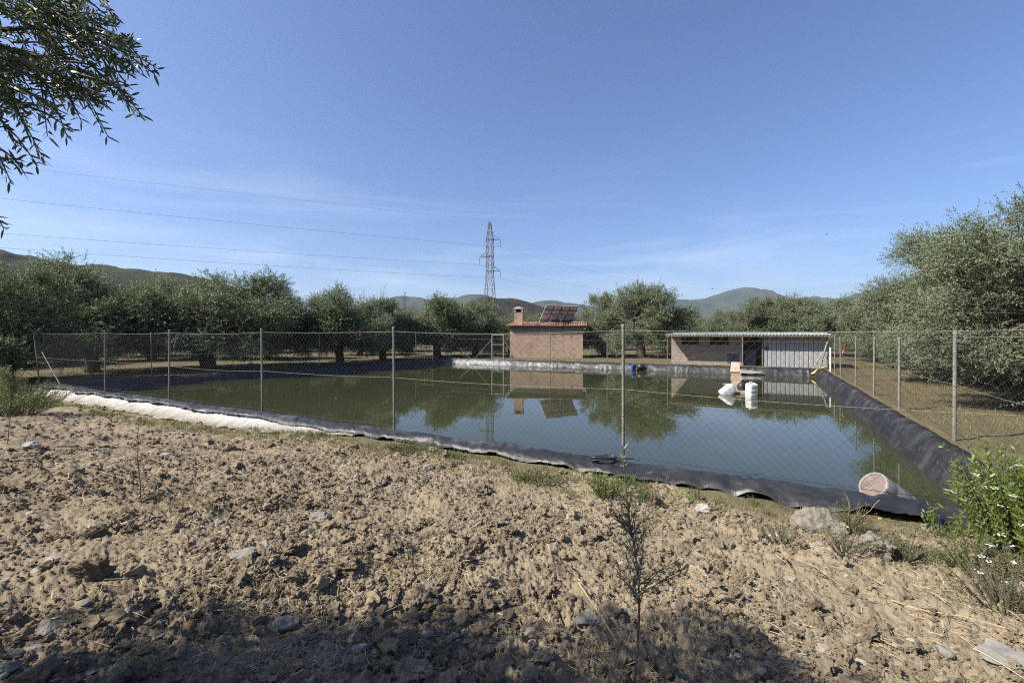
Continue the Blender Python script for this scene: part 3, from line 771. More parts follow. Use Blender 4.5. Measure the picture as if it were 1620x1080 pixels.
dr = (p1 - p0); Ld = np.hypot(dr[0], dr[1]); rzw = math.atan2(dr[1], dr[0])
rf = empty('wooden_raft', (p0[0], p0[1], -.40), rzw); tag(rf, 'brown slatted wooden raft and walkway floating out from the far bank', 'raft')
mb = MB(); x = 0.0; rs = np.random.RandomState(3)
while x < Ld:
    hw_ = .25 + rs.uniform(-.015, .015); box(mb, x, x + .085, -hw_, hw_, .03, .055 + rs.uniform(0, .01), tint=rs.uniform(.2, .9)); x += .12
mb.build('slats', M['timber'], rf)
mb = MB()
for s in (-.17, 0, .17): box(mb, 0, Ld, s - .025, s + .025, -.05, .028, tint=.3)
box(mb, -.02, .0, -.26, .26, -.05, .055, tint=.5)
mb.build('stringers', M['timber'], rf)
for x, wd in ((.05, .52), (2.6, .62)):
    mb = MB(); box(mb, x - .04, x + .04, -wd, wd, .058, .11); mb.build('crossbeam', M['paletimber'], rf)
bp = W(a_at(1163.5, 23.4), 23.25, 0)
mb = MB(); box(mb, -.24, .24, -.65, .55, -.02, .02, 0, rotm(.42, 0, RZ), tint=.9); o = mb.build('ramp_board', M['timber'], None, False, (bp[0], bp[1], .0)); tag(o, 'brown board lying down the far bank at the end of the raft', 'board')
p = at(1178, 621, -.42)
e = empty('submersible_pump', (p[0], p[1] + .25, -.36)); tag(e, 'black pump on the raft beside the upright white can', 'pump')
mb = MB(); lathe(mb, [(.001, 0), (.13, 0), (.15, .05), (.15, .24), (.11, .29), (.05, .31), (.001, .31)], 16); mb.build('housing', M['blackplastic'], e, True)
mb = MB(); tube(mb, [(0, 0, .30), (.02, .02, .38), (.12, .1, .40), (.3, .5, .12), (.35, 1.2, -.03)], .03, 8); mb.build('outlet_hose', M['blackplastic'], e, True)
# grey plastic strip on the far bank
mb = MB(); V = []
for i in range(16):
    t = i / 15; a = a_at(1170 + 36 * t, 23.0); wv_ = .11 * (1 - t) ** .7 + .01
    V += [W(a, 22.75 - .12 * (1 - t), -.30 - wv_ * .5 + .02 * sin(t * 9)), W(a, 22.9, -.24 + wv_ * .9 + .015 * sin(t * 14))]
mb.add(V, [[2 * i, 2 * i + 1, 2 * i + 3, 2 * i + 2] for i in range(15)]); o = mb.build('plastic_strip', M['drum'], None, True); s2 = o.modifiers.new('thick', 'SOLIDIFY'); s2.thickness = .02
tag(o, 'pale tapering plastic strip stuck on the far bank right of the raft', 'plastic strip')
# blue can and black ball float at the far bank
p = W(a_at(1002.5, 22.9), 22.75, -.45); jerrycan('jerrycan', p, rotm(.25, 0, .2), .29, .24, .46, M['blueplastic'], 'blue plastic can leaning on the far bank at the waterline', None)
p = W(a_at(1013.5, 22.9), 22.95, -.18)
e = empty('float_ball', p); tag(e, 'round black float beside the blue can on the far bank', 'float')
mb = MB(); V, F = ico(3); mb.add(V * np.array([.26, .22, .24]), F); mb.build('ball', M['blackplastic'], e, True)
mb = MB(); lathe(mb, [(.255, -.02), (.275, -.015), (.275, .015), (.255, .02)], 20); mb.build('rim', M['blackplastic'], e, True)
# yellow hose at the far right corner
mb = MB(); hp = [at(1262, 592, -.41), at(1276, 591, -.40), W(a_at(1287, 22.7), 22.75, -.22), W(a_at(1294, 23.1), 23.1, -.02), W(a_at(1303, 23.3), 23.35, .09), W(a_at(1309, 23.6), 23.7, .07)]
hp = np.array(hp); tt = np.linspace(0, len(hp) - 1, 40); hp = np.stack([np.interp(tt, np.arange(len(hp)), hp[:, i]) for i in range(3)], 1)
for _ in range(4): hp[1:-1] = (hp[:-2] + hp[1:-1] * 2 + hp[2:]) / 4
tube(mb, hp, .065, 10); o = mb.build('yellow_hose', M['yellow'], None, True); tag(o, 'yellow hose dropping over the far right corner of the bank into the water', 'hose')
# pale drum half sunk in the near right corner
c = atd(1381, 767, 5.75); DS = .78; ax = np.array([-.82, -.10, .56]); ax /= np.linalg.norm(ax); u_, w_ = basis(ax); Mr = np.stack([u_, w_, ax], 1)
e = empty('plastic_drum', c); tag(e, 'pale drum with a faded pink end floating half sunk behind the near bank', 'drum')
mb = MB(); lathe(mb, [(.225, -1.0), (.23, -.6), (.222, -.57), (.23, -.54), (.23, -.25), (.222, -.22), (.23, -.19), (.232, -.02), (.226, .012), (.20, .015), (.195, -.01)], 36, 0, Mr * DS); mb.build('body', M['drum'], e, True)
mb = MB(); lathe(mb, [(.001, .0), (.10, .002), (.17, -.006), (.197, -.012)][::-1], 36, 0, Mr * DS); mb.build('end_face', M['pinkend'], e, True)
# coil of black cable on the near bank
mb = MB(); pts = []
for i in range(90):
    t = i / 89 * 2 * pi * 4.2; r = .15 + .03 * sin(t * .37); pts.append((r * 1.1 * cos(t), .55 * r * sin(t), .015 + .045 * i / 89 + .012 * sin(t * 1.7)))
pts += [(.25, -.02, .03), (.42, .03, .02), (.52, -.05, .025)]
tube(mb, pts, .011, 6); p = W(.12, .0, .015); o = mb.build('cable_coil', M['blackplastic'], None, True, (p[0] - .18, p[1] - .05, .015)); tag(o, 'tangled coil of black cable at the foot of a fence post on the near bank', 'cable')

# ------------------------------------------------------------------ olive trees
def leaf_block(base, dirs, ln, wd, rs, hexa=False):
    n = len(base); dirs = dirs / np.linalg.norm(dirs, axis=1)[:, None]
    r = rs.normal(size=(n, 3)); r[:, 2] += .35
    side = np.cross(dirs, r); side /= np.linalg.norm(side, axis=1)[:, None] + 1e-9
    nrm = np.cross(side, dirs)
    flip = nrm[:, 2] < 0; side[flip] *= -1; nrm[flip] *= -1
    ln = ln[:, None]; wd = wd[:, None] / 2; drop = nrm * ln * .08
    if not hexa:
        V = np.stack([base, base + dirs * ln * .48 + side * wd - drop * .0, base + dirs * ln - drop, base + dirs * ln * .48 - side * wd], 1)
        F = np.arange(n * 4).reshape(n, 4)
        F = F[:, ::-1]
    else:
        V = np.stack([base, base + dirs * ln * .3 + side * wd * .9, base + dirs * ln * .68 + side * wd * .8 - drop * .4, base + dirs * ln - drop, base + dirs * ln * .68 - side * wd * .8 - drop * .4, base + dirs * ln * .3 - side * wd * .9], 1)
        i = np.arange(n)[:, None] * 6
        F = np.concatenate([i + np.array([[5, 2, 1, 0]]) * 0 + np.array([[0, 5, 1, 1]]) * 0 + np.array([[5, 4, 2, 1]]), ]); F3 = np.concatenate([i + np.array([[0, 5, 1]]), i + np.array([[4, 3, 2]])])
        return V.reshape(-1, 3), F, F3
    return V.reshape(-1, 3), F, None
def twig_leaves(start, dirs, length, step, ln, wd, rs, droop=.25, curl=.3):
    """leaves in opposite pairs along curved twigs; returns base points, directions, lengths, widths, twig index"""
    B, D, Ls, Ws, T = [], [], [], [], []
    n = len(start); dirs = dirs / np.linalg.norm(dirs, axis=1)[:, None]
    m = int(length.max() / step) + 1
    bend = rs.normal(size=(n, 3)) * curl; bend[:, 2] -= droop
    side = np.cross(dirs, rs.normal(size=(n, 3))); side /= np.linalg.norm(side, axis=1)[:, None]; side2 = np.cross(dirs, side)
    for i in range(1, m + 1):
        s = i * step; ok = s <= length
        if not ok.any(): break
        st = s
        pos = start[ok] + dirs[ok] * st + bend[ok] * (st * st / 1.2)
        tang = dirs[ok] + bend[ok] * st * 1.6; tang /= np.linalg.norm(tang, axis=1)[:, None]
        a = side[ok] if i % 2 else side2[ok]
        for sg in (1, -1):
            d = tang * .75 + a * sg * .75 + rs.normal(size=pos.shape) * .22
            B.append(pos); D.append(d); Ls.append(ln * rs.uniform(.65, 1.15, len(pos))); Ws.append(wd * rs.uniform(.75, 1.2, len(pos))); T.append(np.nonzero(ok)[0])
    return np.concatenate(B), np.concatenate(D), np.concatenate(Ls), np.concatenate(Ws), np.concatenate(T)

def limb(mb, p, q, r0, r1, rs, seg=6, wob=.08, n=7):
    p = np.array(p, float); q = np.array(q, float); t = np.linspace(0, 1, seg)
    L = np.linalg.norm(q - p); off = rs.normal(size=(seg, 3)) * wob * L; off[0] = off[-1] = 0
    off[1:-1] = (off[:-2] + 2 * off[1:-1] + off[2:]) / 4
    pts = p + (q - p) * t[:, None] + off; pts[:, 2] += .08 * L * np.sin(t * pi)
    tube(mb, pts, r0 + (r1 - r0) * t, n); return pts
def olive_meshes(seed, Rx, H, nclump, ntwig, ln, wd, step=.05, zlow=.9, trunk_h=1.0, lean=0.0, ragged=.3, nlimb=4, nlobe=19):
    rs = np.random.RandomState(seed); zc = zlow + (H - zlow) * .50
    LB = []
    nl = nlobe
    for k in range(nl):
        for _ in range(60):
            v = rs.normal(size=3); v /= np.linalg.norm(v)
            if v[2] < -.85: continue
            r = rs.uniform(.55, .86) * (1 + ragged * rs.uniform(-.5, .5))
            c = np.array([v[0] * r * Rx, v[1] * r * Rx, zc + v[2] * r * (H - zlow) * .47])
            if all(np.linalg.norm(c - q) > .62 for q, _ in LB): break
        LB.append((c, rs.uniform(.42, .75)))
    for k in range(8):
        az = 2 * pi * k / 8 + rs.uniform(-.3, .3); LB.append((np.array([cos(az) * Rx * rs.uniform(.55, .85), sin(az) * Rx * rs.uniform(.55, .85), rs.uniform(.9, 1.7)]), rs.uniform(.45, .7)))
    LB.append((np.array([0, 0, zc]), 1.0)); LB.append((np.array([0, 0, zc - .8]), .9))
    wts = np.array([r ** 2 for _, r in LB]); li = rs.choice(len(LB), nclump, p=wts / wts.sum())
    C = []
    for k in li:
        v = rs.normal(size=3); v /= np.linalg.norm(v); C.append(LB[k][0] + v * LB[k][1] * rs.uniform(.3, 1) ** .6 * np.array([1, 1, .85]))
    C = np.array(C)
    mb = MB()
    base = limb(mb, (0, 0, -.2), (lean, rs.uniform(-.15, .15), trunk_h), .27, .20, rs, 6, .06, 10)
    tops = []
    for k in range(nlimb):
        az = 2 * pi * k / nlimb + rs.uniform(-.5, .5); el = rs.uniform(.5, 1.0)
        q = base[-1] + np.array([cos(az) * Rx * .42, sin(az) * Rx * .42, (H - trunk_h) * .38 * el])
        pts = limb(mb, base[-1 - (k % 2)], q, .15, .075, rs, 7, .07, 8); tops += [pts[-1], pts[-3], pts[3]]
    tops = np.array(tops)
    for c in C:
        j = np.argmin(np.linalg.norm(tops - c, axis=1) + .3 * np.maximum(0, tops[:, 2] - c[2]))
        limb(mb, tops[j], c, .035, .010, rs, 5, .08, 4)
    trunk = mb
    # twigs
    N = nclump * ntwig; ci = np.repeat(np.arange(nclump), ntwig)
    out = C - np.array([LB[k][0] for k in li]); out /= np.linalg.norm(out, axis=1)[:, None] + .05; o2 = C - np.array([0, 0, zc - .6]); out = out * .7 + .5 * o2 / np.linalg.norm(o2, axis=1)[:, None]
    dirs = out[ci] * .75 + rs.normal(size=(N, 3)) * .62; dirs[:, 2] += .28
    start = C[ci] + rs.normal(size=(N, 3)) * .16
    length = rs.uniform(.20, .52, N)
    up = rs.rand(N) < .015; length[up] *= 1.3; dirs[up, 2] += .6
    b, d, l, w, t = twig_leaves(start, dirs, length, step, ln, wd, rs, .30, .35)
    V, F, _ = leaf_block(b, d, l, w, rs)
    lt = rs.uniform(.0, 1, len(LB)); clump_t = (lt[li] * .6 + .4 * rs.uniform(0, 1, nclump))[ci][t]
    tint = np.clip(clump_t * .5 + rs.uniform(0, .6, len(b)), 0, 1)
    cr = MB(); cr.add(V, F, 0, np.repeat(tint, 4))
    return trunk, cr
protos = []
specs = [(11, 2.7, 5.6, 400, 28, .085, .027, .046, .05, 1.1, .10, .28, 4), (12, 3.0, 5.4, 430, 28, .085, .027, .046, .05, .9, -.15, .32, 4),
         (13, 2.5, 5.7, 380, 28, .085, .027, .046, .1, 1.2, .05, .28, 3), (14, 2.9, 5.0, 410, 28, .085, .027, .046, .0, .8, .2, .34, 5)]
for sp in specs:
    tr, cr = olive_meshes(*sp); protos.append((tr, cr))
PM = []
for k, (tr, cr) in enumerate(protos):
    to = tr.build('trunk', M['bark'], None, True); co = cr.build('crown', M['olive']); PM.append((to.data, co.data))
    bpy.data.objects.remove(to); bpy.data.objects.remove(co)
trn, crn = olive_meshes(31, 2.75, 5.6, 540, 30, .066, .019, .038, .12, 1.0, .15, .30, 5, 24)
to = trn.build('trunk', M['bark'], None, True); co = crn.build('crown', M['olive']); PM.append((to.data, co.data)); bpy.data.objects.remove(to); bpy.data.objects.remove(co)
trn, crn = olive_meshes(37, 2.6, 5.6, 510, 30, .068, .020, .040, .12, .95, -.2, .33, 4, 22)
to = trn.build('trunk', M['bark'], None, True); co = crn.build('crown', M['olive']); PM.append((to.data, co.data)); bpy.data.objects.remove(to); bpy.data.objects.remove(co)
PH = []
for _, cm in PM:
    zz = np.empty(len(cm.vertices) * 3, np.float32); cm.vertices.foreach_get('co', zz); PH.append(float(np.percentile(zz[2::3], 99.6)))
def tree(px, d, top, k, rot, label, group=None, wide=1.0, cat='olive tree'):
    wide *= 1.14
    x = (px - CX) / FPX * d; hgt = CAMZ + (HY - top) / FPX * d + .1; s = hgt / PH[k]
    e = empty('olive_tree', (x, d, -.1), radians(rot)); e.scale = (s * wide, s * wide, s); tag(e, label, cat, group)
    for nm, me in (('trunk', PM[k][0]), ('crown', PM[k][1])):
        o = bpy.data.objects.new(nm, me); COL.objects.link(o); o.parent = e
G1, G2, G3, G4 = 'olive trees along the left bank', 'olive trees behind the far bank', 'olive trees in rows behind the shed', 'olive trees along the right fence'
tree(5, 19, 420, 0, 20, 'dark olive tree at the left edge of the photo behind the leaning corner post', G1, 1.0)
tree(146, 24, 418, 1, 75, 'broad tall olive tree in front of the brown hill on the left', G1, .98)
tree(330, 27, 432, 3, 200, 'wide bushy olive tree with a forked trunk right of the brown hill', G1, 1.06)
tree(425, 37, 462, 2, 140, 'smaller olive tree just right of the wide bushy one on the left bank', G1, 1.0)
tree(540, 32, 456, 1, 310, 'tall grey green olive tree right of the sky gap in the left row', G1, 1.0)
tree(607, 36, 474, 0, 250, 'lower olive tree touching the tall one right of the sky gap on the left bank', G1, 1.0)
tree(690, 41, 474, 3, 95, 'rounded olive tree left of the big pylon above the welded grid panel', G2, 1.05)
tree(752, 43, 478, 2, 15, 'olive tree directly below the big pylon behind the pipe gate', G2, 1.0)
tree(806, 50, 494, 1, 180, 'low olive tree showing behind the hut chimney', G2, 1.0)
tree(956, 43.5, 466, 0, 130, 'olive tree touching the right wall of the brick hut', G2, .85)
tree(1014, 41, 453, 2, 210, 'tallest olive tree between the brick hut and the shed', G2, 1.05)
tree(1060, 50, 492, 3, 60, 'olive tree behind the left end of the shed roof', G3, 1.0)
tree(1132, 56, 494, 1, 100, 'low olive tree above the middle window of the shed', G3, 1.0)
tree(1196, 46, 471, 0, 290, 'olive tree rising behind the middle of the shed roof', G3, .9)
tree(1243, 45, 470, 2, 330, 'rounded olive tree behind the metal cladding of the shed', G3, .95)
tree(1288, 44, 474, 3, 160, 'olive tree behind the right end of the shed roof', G3, .95)
tree(1388, 34, 472, 1, 40, 'olive tree just right of the shed beyond the orange tape', G4, 1.0)
tree(1452, 26, 440, 0, 280, 'second tree back of the right fence row, leaning left below the big crown', G4, 1.0)
tree(1526, 18.5, 368, 5, 120, 'big olive tree in the right fence row next to the nearest one', G4, .88)
tree(1652, 11.6, 304, 4, 60, 'nearest and tallest olive tree at the right edge of the photo', G4, .97)
fill = [(30, 29), (240, 36), (375, 38), (-60, 36), (120, 33), (310, 38), (570, 45), (1720, 14.5), (1480, 29), (1560, 20.5), (1425, 37), (1640, 24), (1690, 28), (-90, 27), (70, 40), (235, 42), (395, 50), (470, 54), (520, 60), (650, 56), (720, 60), (860, 64), (900, 70), (975, 62), (1045, 64), (1095, 72), (1150, 75), (1172, 62), (1215, 66), (1265, 64), (1310, 60), (1350, 56), (1420, 46), (1470, 36), (1510, 31), (1570, 25), (1610, 32), (1680, 20), (1125, 95), (1080, 100), (1180, 100), (880, 95), (930, 90), (460, 85), (600, 85)]
for i, (px, d) in enumerate(fill):
    far = d > 40
    tree(px, d, HY - (4.6 + .5 * sin(i * 2.1) - CAMZ) / d * FPX, i % 4, i * 67,
         'distant olive tree of the orchard mostly hidden behind the front rows', 'olive trees deeper in the orchard', 1.05)
# bare wispy tree poking out
e = empty('bare_tree', (*atd(601, 530, 37)[:2], -.1)); tag(e, 'thin nearly bare treetop sticking up above the lower olive tree', 'tree', None)
mb = MB(); rs = np.random.RandomState(5); limb(mb, (0, 0, 0), (.05, 0, 5.0), .07, .02, rs, 8, .01, 5); mb.build('trunk', M['twig'], e)
mb = MB()
for k in range(16):
    z = rs.uniform(4.2, 5.3); q = np.array([rs.uniform(-.6, .6), rs.uniform(-.5, .5), z + rs.uniform(.5, 1.0)]); limb(mb, (.04, 0, z - .3), q, .014, .006, rs, 5, .06, 3)
mb.build('crown', M['twig'], e)

# ------------------------------------------------------------------ overhanging olive at the left (trunk out of frame)
def near_olive():
    rs = np.random.RandomState(51); g0 = .25
    e = empty('olive_tree', (-4.3, -.5, g0)); tag(e, 'overhanging olive branches with large leaves at the top left, close to the camera', 'olive tree')
    off = np.array([-4.3, -.5, g0]); Cc = np.array([-4.6, -.1, 3.15]); Rr = np.array([3.4, 1.7, 1.25])
    C = []
    while len(C) < 400:
        v = rs.normal(size=3); v /= np.linalg.norm(v); r = rs.uniform(.1, 1) ** .45
        C.append(Cc + v * Rr * r)
    C = np.array(C); ci = np.repeat(np.arange(len(C)), 20); N = len(ci)
    start = C[ci] + rs.normal(size=(N, 3)) * .2; dirs = rs.normal(size=(N, 3)); dirs[:, 2] += .2
    b, d, l, w, t = twig_leaves(start, dirs, rs.uniform(.25, .6, N), .04, .085, .026, rs, .35, .35)
    y = b[:, 1]; px = np.where(y > .05, CX + FPX * b[:, 0] / np.maximum(y, .05), -999)
    keep = (px < -12) | (y < .25)
    b, d, l, w = b[keep], d[keep], l[keep], w[keep]
    V, F, _ = leaf_block(b, d, l, w, rs); cr = MB(); cr.add(V - off, F, 0, np.repeat(rs.uniform(0, 1, len(b)), 4))
    # the branches that hang into view: dense mass and separate drooping twigs
    st, dr_, ln_ = [], [], []
    tw = MB()
    def add_twig(p, q, thick=.004):
        p = np.array(p); q = np.array(q); st.append(p); dr_.append(q - p); ln_.append(np.linalg.norm(q - p))
    def inmass(x, y): return y < 195 - .12 * x - max(0, x - 150) * .25 and y > max(-60, (x - 150) * .72) and x < 222
    k = 0
    while k < 260:
        x, y = rs.uniform(-60, 225), rs.uniform(-80, 190)
        if not inmass(x, y): continue
        dd = rs.uniform(1.35, 1.85); p = atd(x - rs.uniform(20, 90), y - rs.uniform(-5, 50), dd + rs.uniform(-.1, .2)); q = atd(x, y, dd)
        add_twig(p, q); k += 1
    hang = [((120, 130), (172, 218)), ((90, 120), (130, 195)), ((60, 110), (105, 212)), ((10, 150), (72, 258)), ((0, 190), (60, 262)), ((-20, 215), (18, 290)), ((150, 110), (225, 182)), ((160, 90), (212, 180)),
            ((170, 70), (248, 108)), ((150, 60), (245, 118)), ((130, 40), (205, 72)), ((-30, 150), (30, 232)), ((20, 160), (115, 205)), ((-20, 320), (6, 362)), ((100, -10), (150, 28)), ((60, 100), (75, 215)), ((-10, 100), (40, 200)), ((0, 235), (40, 275)), ((-30, 260), (28, 252))]
    for (xa, ya), (xb, yb) in hang:
        dd = rs.uniform(1.4, 1.65); add_twig(atd(xa, ya, dd), atd(xb, yb, dd - .05))
    st = np.array(st); dr_ = np.array(dr_); ln_ = np.array(ln_)
    for p, q in zip(st, dr_): tube(tw, [p - off, p + q * .5 + np.array([0, 0, .012]) - off, p + q - off], [.004, .003, .0015], 4)
    b, d, l, w, t = twig_leaves(st, dr_, ln_, .018, .037, .0074, rs, .05, .05)
    V, F, F3 = leaf_block(b, d, l, w, rs, True)
    tn = np.repeat(rs.uniform(0, 1, len(b)), 6); cr.add(V - off, F, 0, tn); cr.F.append((F3 + cr.n - len(V), 0))
    cr.build('crown', M['olive_near'], e)
    tw.build('twigs', M['twig'], e)
    tk = MB(); base = limb(tk, (0, 0, -.2), (.1, .1, 1.3), .24, .18, rs, 6, .05, 10)
    for q in ((1.2, .9, 2.9), (-1.6, .4, 2.6), (.3, -.6, 3.1), (-.4, 1.2, 2.8), (1.9, .3, 2.5)):
        limb(tk, base[-1], q, .12, .04, rs, 7, .06, 7)
    limb(tk, (1.2, .9, 2.9), atd(-60, 60, 1.6) - off, .035, .012, rs, 6, .04, 6)
    limb(tk, atd(-60, 60, 1.6) - off, atd(120, 60, 1.6) - off, .011, .004, rs, 6, .02, 5)
    limb(tk, atd(-60, 110, 1.55) - off, atd(80, 120, 1.5) - off, .009, .004, rs, 6, .02, 5)
    tk.build('trunk', M['bark'], e, True)
near_olive()

# ------------------------------------------------------------------ clods, stones, straw, weeds
def scatter_lumps(name, n, mat, rlo, rhi, smin, smax, seed, sub, flat=(.5, .8), power=2.2, kind='stuff', cond=None, bury=.25, nproto=10, lo=.5):
    rs = np.random.RandomState(seed); pr = [rock_shape(sub, rs, 9, .13 if mat is M['clod'] else .04, .58 if mat is M['clod'] else lo) for _ in range(nproto)]
    r = np.exp(rs.uniform(np.log(rlo), np.log(rhi), n)); az = rs.uniform(-radians(60), radians(60), n)
    x = r * np.sin(az); y = r * np.cos(az); w = till(x, y); ok = (w > .6) & ((smin < .03) | (rs.rand(n) < 1 - .75 * sstep(-.5, 2.5, x))) & (rs.rand(n) < .22 + 1.1 * sstep(-.35, .35, fbm(x, y, .75, 3, 301)))
    x, y, r = x[ok], y[ok], r[ok]; z = ground_z(x, y); n = len(x)
    s = smin * (1 - rs.rand(n) * (1 - (smin / smax) ** power)) ** (-1 / power); s = np.clip(s, .0022 * r, smax)
    mb = MB(); idx = rs.randint(0, nproto, n)
    for k in range(nproto):
        V, F = pr[k]; m = np.nonzero(idx == k)[0]
        if not len(m): continue
        ang = rs.uniform(0, 2 * pi, len(m)); ex = rs.uniform(.75, 1.3, len(m)); fl = rs.uniform(*flat, len(m)); tlx = rs.normal(0, .3, len(m))
        P = V[None] * np.stack([ex, 1 / ex, fl], 1)[:, None, :]
        yy = P[..., 1] * np.cos(tlx)[:, None] - P[..., 2] * np.sin(tlx)[:, None]; zz = P[..., 1] * np.sin(tlx)[:, None] + P[..., 2] * np.cos(tlx)[:, None]
        xx = P[..., 0] * np.cos(ang)[:, None] - yy * np.sin(ang)[:, None]; yy = P[..., 0] * np.sin(ang)[:, None] + yy * np.cos(ang)[:, None]
        Q = np.stack([x[m][:, None] + xx * s[m][:, None], y[m][:, None] + yy * s[m][:, None], (z[m] + s[m] * fl * (1 - 2 * bury) * .6)[:, None] + zz * s[m][:, None]], -1)
        FF = (F[None] + (np.arange(len(m)) * len(V))[:, None, None]).reshape(-1, 3)
        mb.add(Q.reshape(-1, 3), FF, 0, np.repeat(rs.uniform(0, 1, len(m)), len(V)))
    o = mb.build(name, mat, None, False); tag(o, kind=kind); return o
o = scatter_lumps('soil_clods', 17000, M['clod'], 1.7, 20, .012, .064, 61, 2, (.6, 1.0), 2.0, bury=.12)
o = scatter_lumps('big_clods', 620, M['clod'], 1.8, 20, .035, .10, 64, 4, (.6, .95), 1.7, bury=.3, nproto=14)
o = scatter_lumps('soil_crumbs', 56000, M['clod'], 1.6, 10, .005, .017, 62, 1, (.6, .9), 2.0, nproto=6)
o = scatter_lumps('gravel', 6500, M['stone'], 1.7, 20, .008, .045, 63, 2, (.25, .7), 2.0)

def stone(px, py, w, h, label, mat='stone', flat=.55, seed=0, group=None, tint=.6, name='stone', tilt=0.0, rough=.05):
    rs = np.random.RandomState(seed + 400)
    z = .1
    for _ in range(8):
        p = at(px, py, z); z = float(ground_z(np.array([p[0]]), np.array([p[1]]))[0])
    s = w / FPX * p[1] / 2
    V, F = rock_shape(5 if mat == 'boulder' else 4, rs, 10, rough if mat != 'clod' else .14, .5)
    V = V * np.array([s, s * .75, s * flat]) @ rotm(tilt, 0, rs.uniform(-.4, .4)).T
    mb = MB(); mb.add(V, F, 0, tint)
    o = mb.build(name, M[mat], None, mat == 'boulder', (p[0], p[1], p[2] + s * flat * (.1 if mat == 'boulder' else .4))); tag(o, label, 'stone', group); return o
GS = 'stones lying on the tilled soil'
stone(1298, 838, 84, 50, 'largest pale boulder sitting under the liner edge by the thistle', 'boulder', .62, 1, None, .5, 'boulder', .2, .065)
stone(1386, 872, 66, 42, 'rounded rough grey boulder among weeds in front of the liner at right', 'boulder', .85, 2, None, .6, 'boulder', .1, .07)
stone(1112, 808, 26, 16, 'small white rock on the bare soil just below the wavy liner edge', 'stone', .6, 3, None, 1.0)
stone(1590, 1036, 84, 22, 'flat grey slab with a straight edge in the lower right corner', 'stone', .16, 4, None, .55, 'stone', .1)
stone(505, 822, 40, 24, 'brown grey stone in the middle of the soil left of centre', 'stone', .5, 5, None, .25)
stone(348, 830, 18, 16, 'smooth rounded grey pebble standing on edge below the dry grass tuft', 'stone', .9, 6, None, .75)
stone(420, 866, 16, 18, 'upright white angular stone on the soil left of centre', 'stone', .95, 7, None, 1.0)
stone(385, 880, 50, 18, 'flat grey stone lying just left of the upright white stone', 'stone', .3, 8, None, .35)
stone(452, 992, 40, 22, 'squarish grey stone at the sunny edge of the foreground shadow', 'stone', .55, 9, None, .3)
stone(570, 1030, 38, 26, 'pale wedge shaped stone at the edge of the shadow below centre', 'stone', .6, 10, None, .6)
stone(598, 985, 15, 22, 'small upright grey stone above the wedge shaped stone', 'stone', 1.1, 11, None, .6)
stone(82, 886, 24, 11, 'pale flat pebble near the left edge of the tilled soil', 'stone', .35, 12, None, .85)
stone(66, 902, 28, 12, 'larger pale flat pebble below another near the left edge', 'stone', .35, 13, None, .85)
stone(148, 912, 46, 40, 'big dark upright clod stone left of centre in the sun', 'clod', .8, 14, None, .1, 'earth_clod')
stone(85, 1000, 46, 32, 'dark rounded stone at the start of the shadow in the lower left', 'stone', .7, 15, None, .0)
stone(10, 1062, 44, 26, 'blue grey stone in shadow in the lower left corner', 'stone', .6, 16, None, .2)
stone(120, 990, 50, 24, 'dark earth lump right of the dark rounded stone in the lower left', 'clod', .5, 17, None, .0, 'earth_clod')
stone(1300, 1030, 22, 20, 'squarish pale stone on the sunny soil right of the shadow', 'stone', .8, 18, None, .5)
stone(1398, 993, 20, 16, 'small grey stone on bare soil below the rough boulder', 'stone', .6, 19, None, .7)
stone(1250, 916, 18, 10, 'flat light stone on bare soil left of the boulders', 'stone', .4, 20, None, .8)
stone(1330, 878, 18, 14, 'tan stone between the two boulders', 'stone', .7, 21, None, .5)
stone(1225, 850, 16, 12, 'small pale stone left of the largest boulder', 'stone', .7, 22, None, .9)
stone(1035, 800, 22, 30, 'brown upright clod right of the green weed clump by the post', 'clod', 1.2, 23, None, .2, 'earth_clod')
stone(930, 985, 44, 22, 'dark rounded stone at the edge of the shadow left of the sapling', 'stone', .5, 24, None, .1)
stone(1080, 985, 20, 14, 'rounded stone just right of the sapling stem', 'stone', .6, 25, None, .5)
stone(1478, 838, 34, 16, 'grey flat stone below the dark liner near the right bush', 'stone', .4, 26, None, .4)
stone(680, 742, 22, 12, 'pale flat stone at the upper edge of the soil below the liner', 'stone', .5, 27, None, .9)
stone(264, 722, 20, 13, 'pale stone on the left soil behind the thin sapling', 'stone', .5, 28, None, .7)
stone(905, 820, 22, 12, 'grey stone in the middle of the soil behind the sapling', 'stone', .5, 29, None, .7)
stone(50, 708, 26, 16, 'cluster forming white stone near the left shrub', 'stone', .6, 30, None, .9)

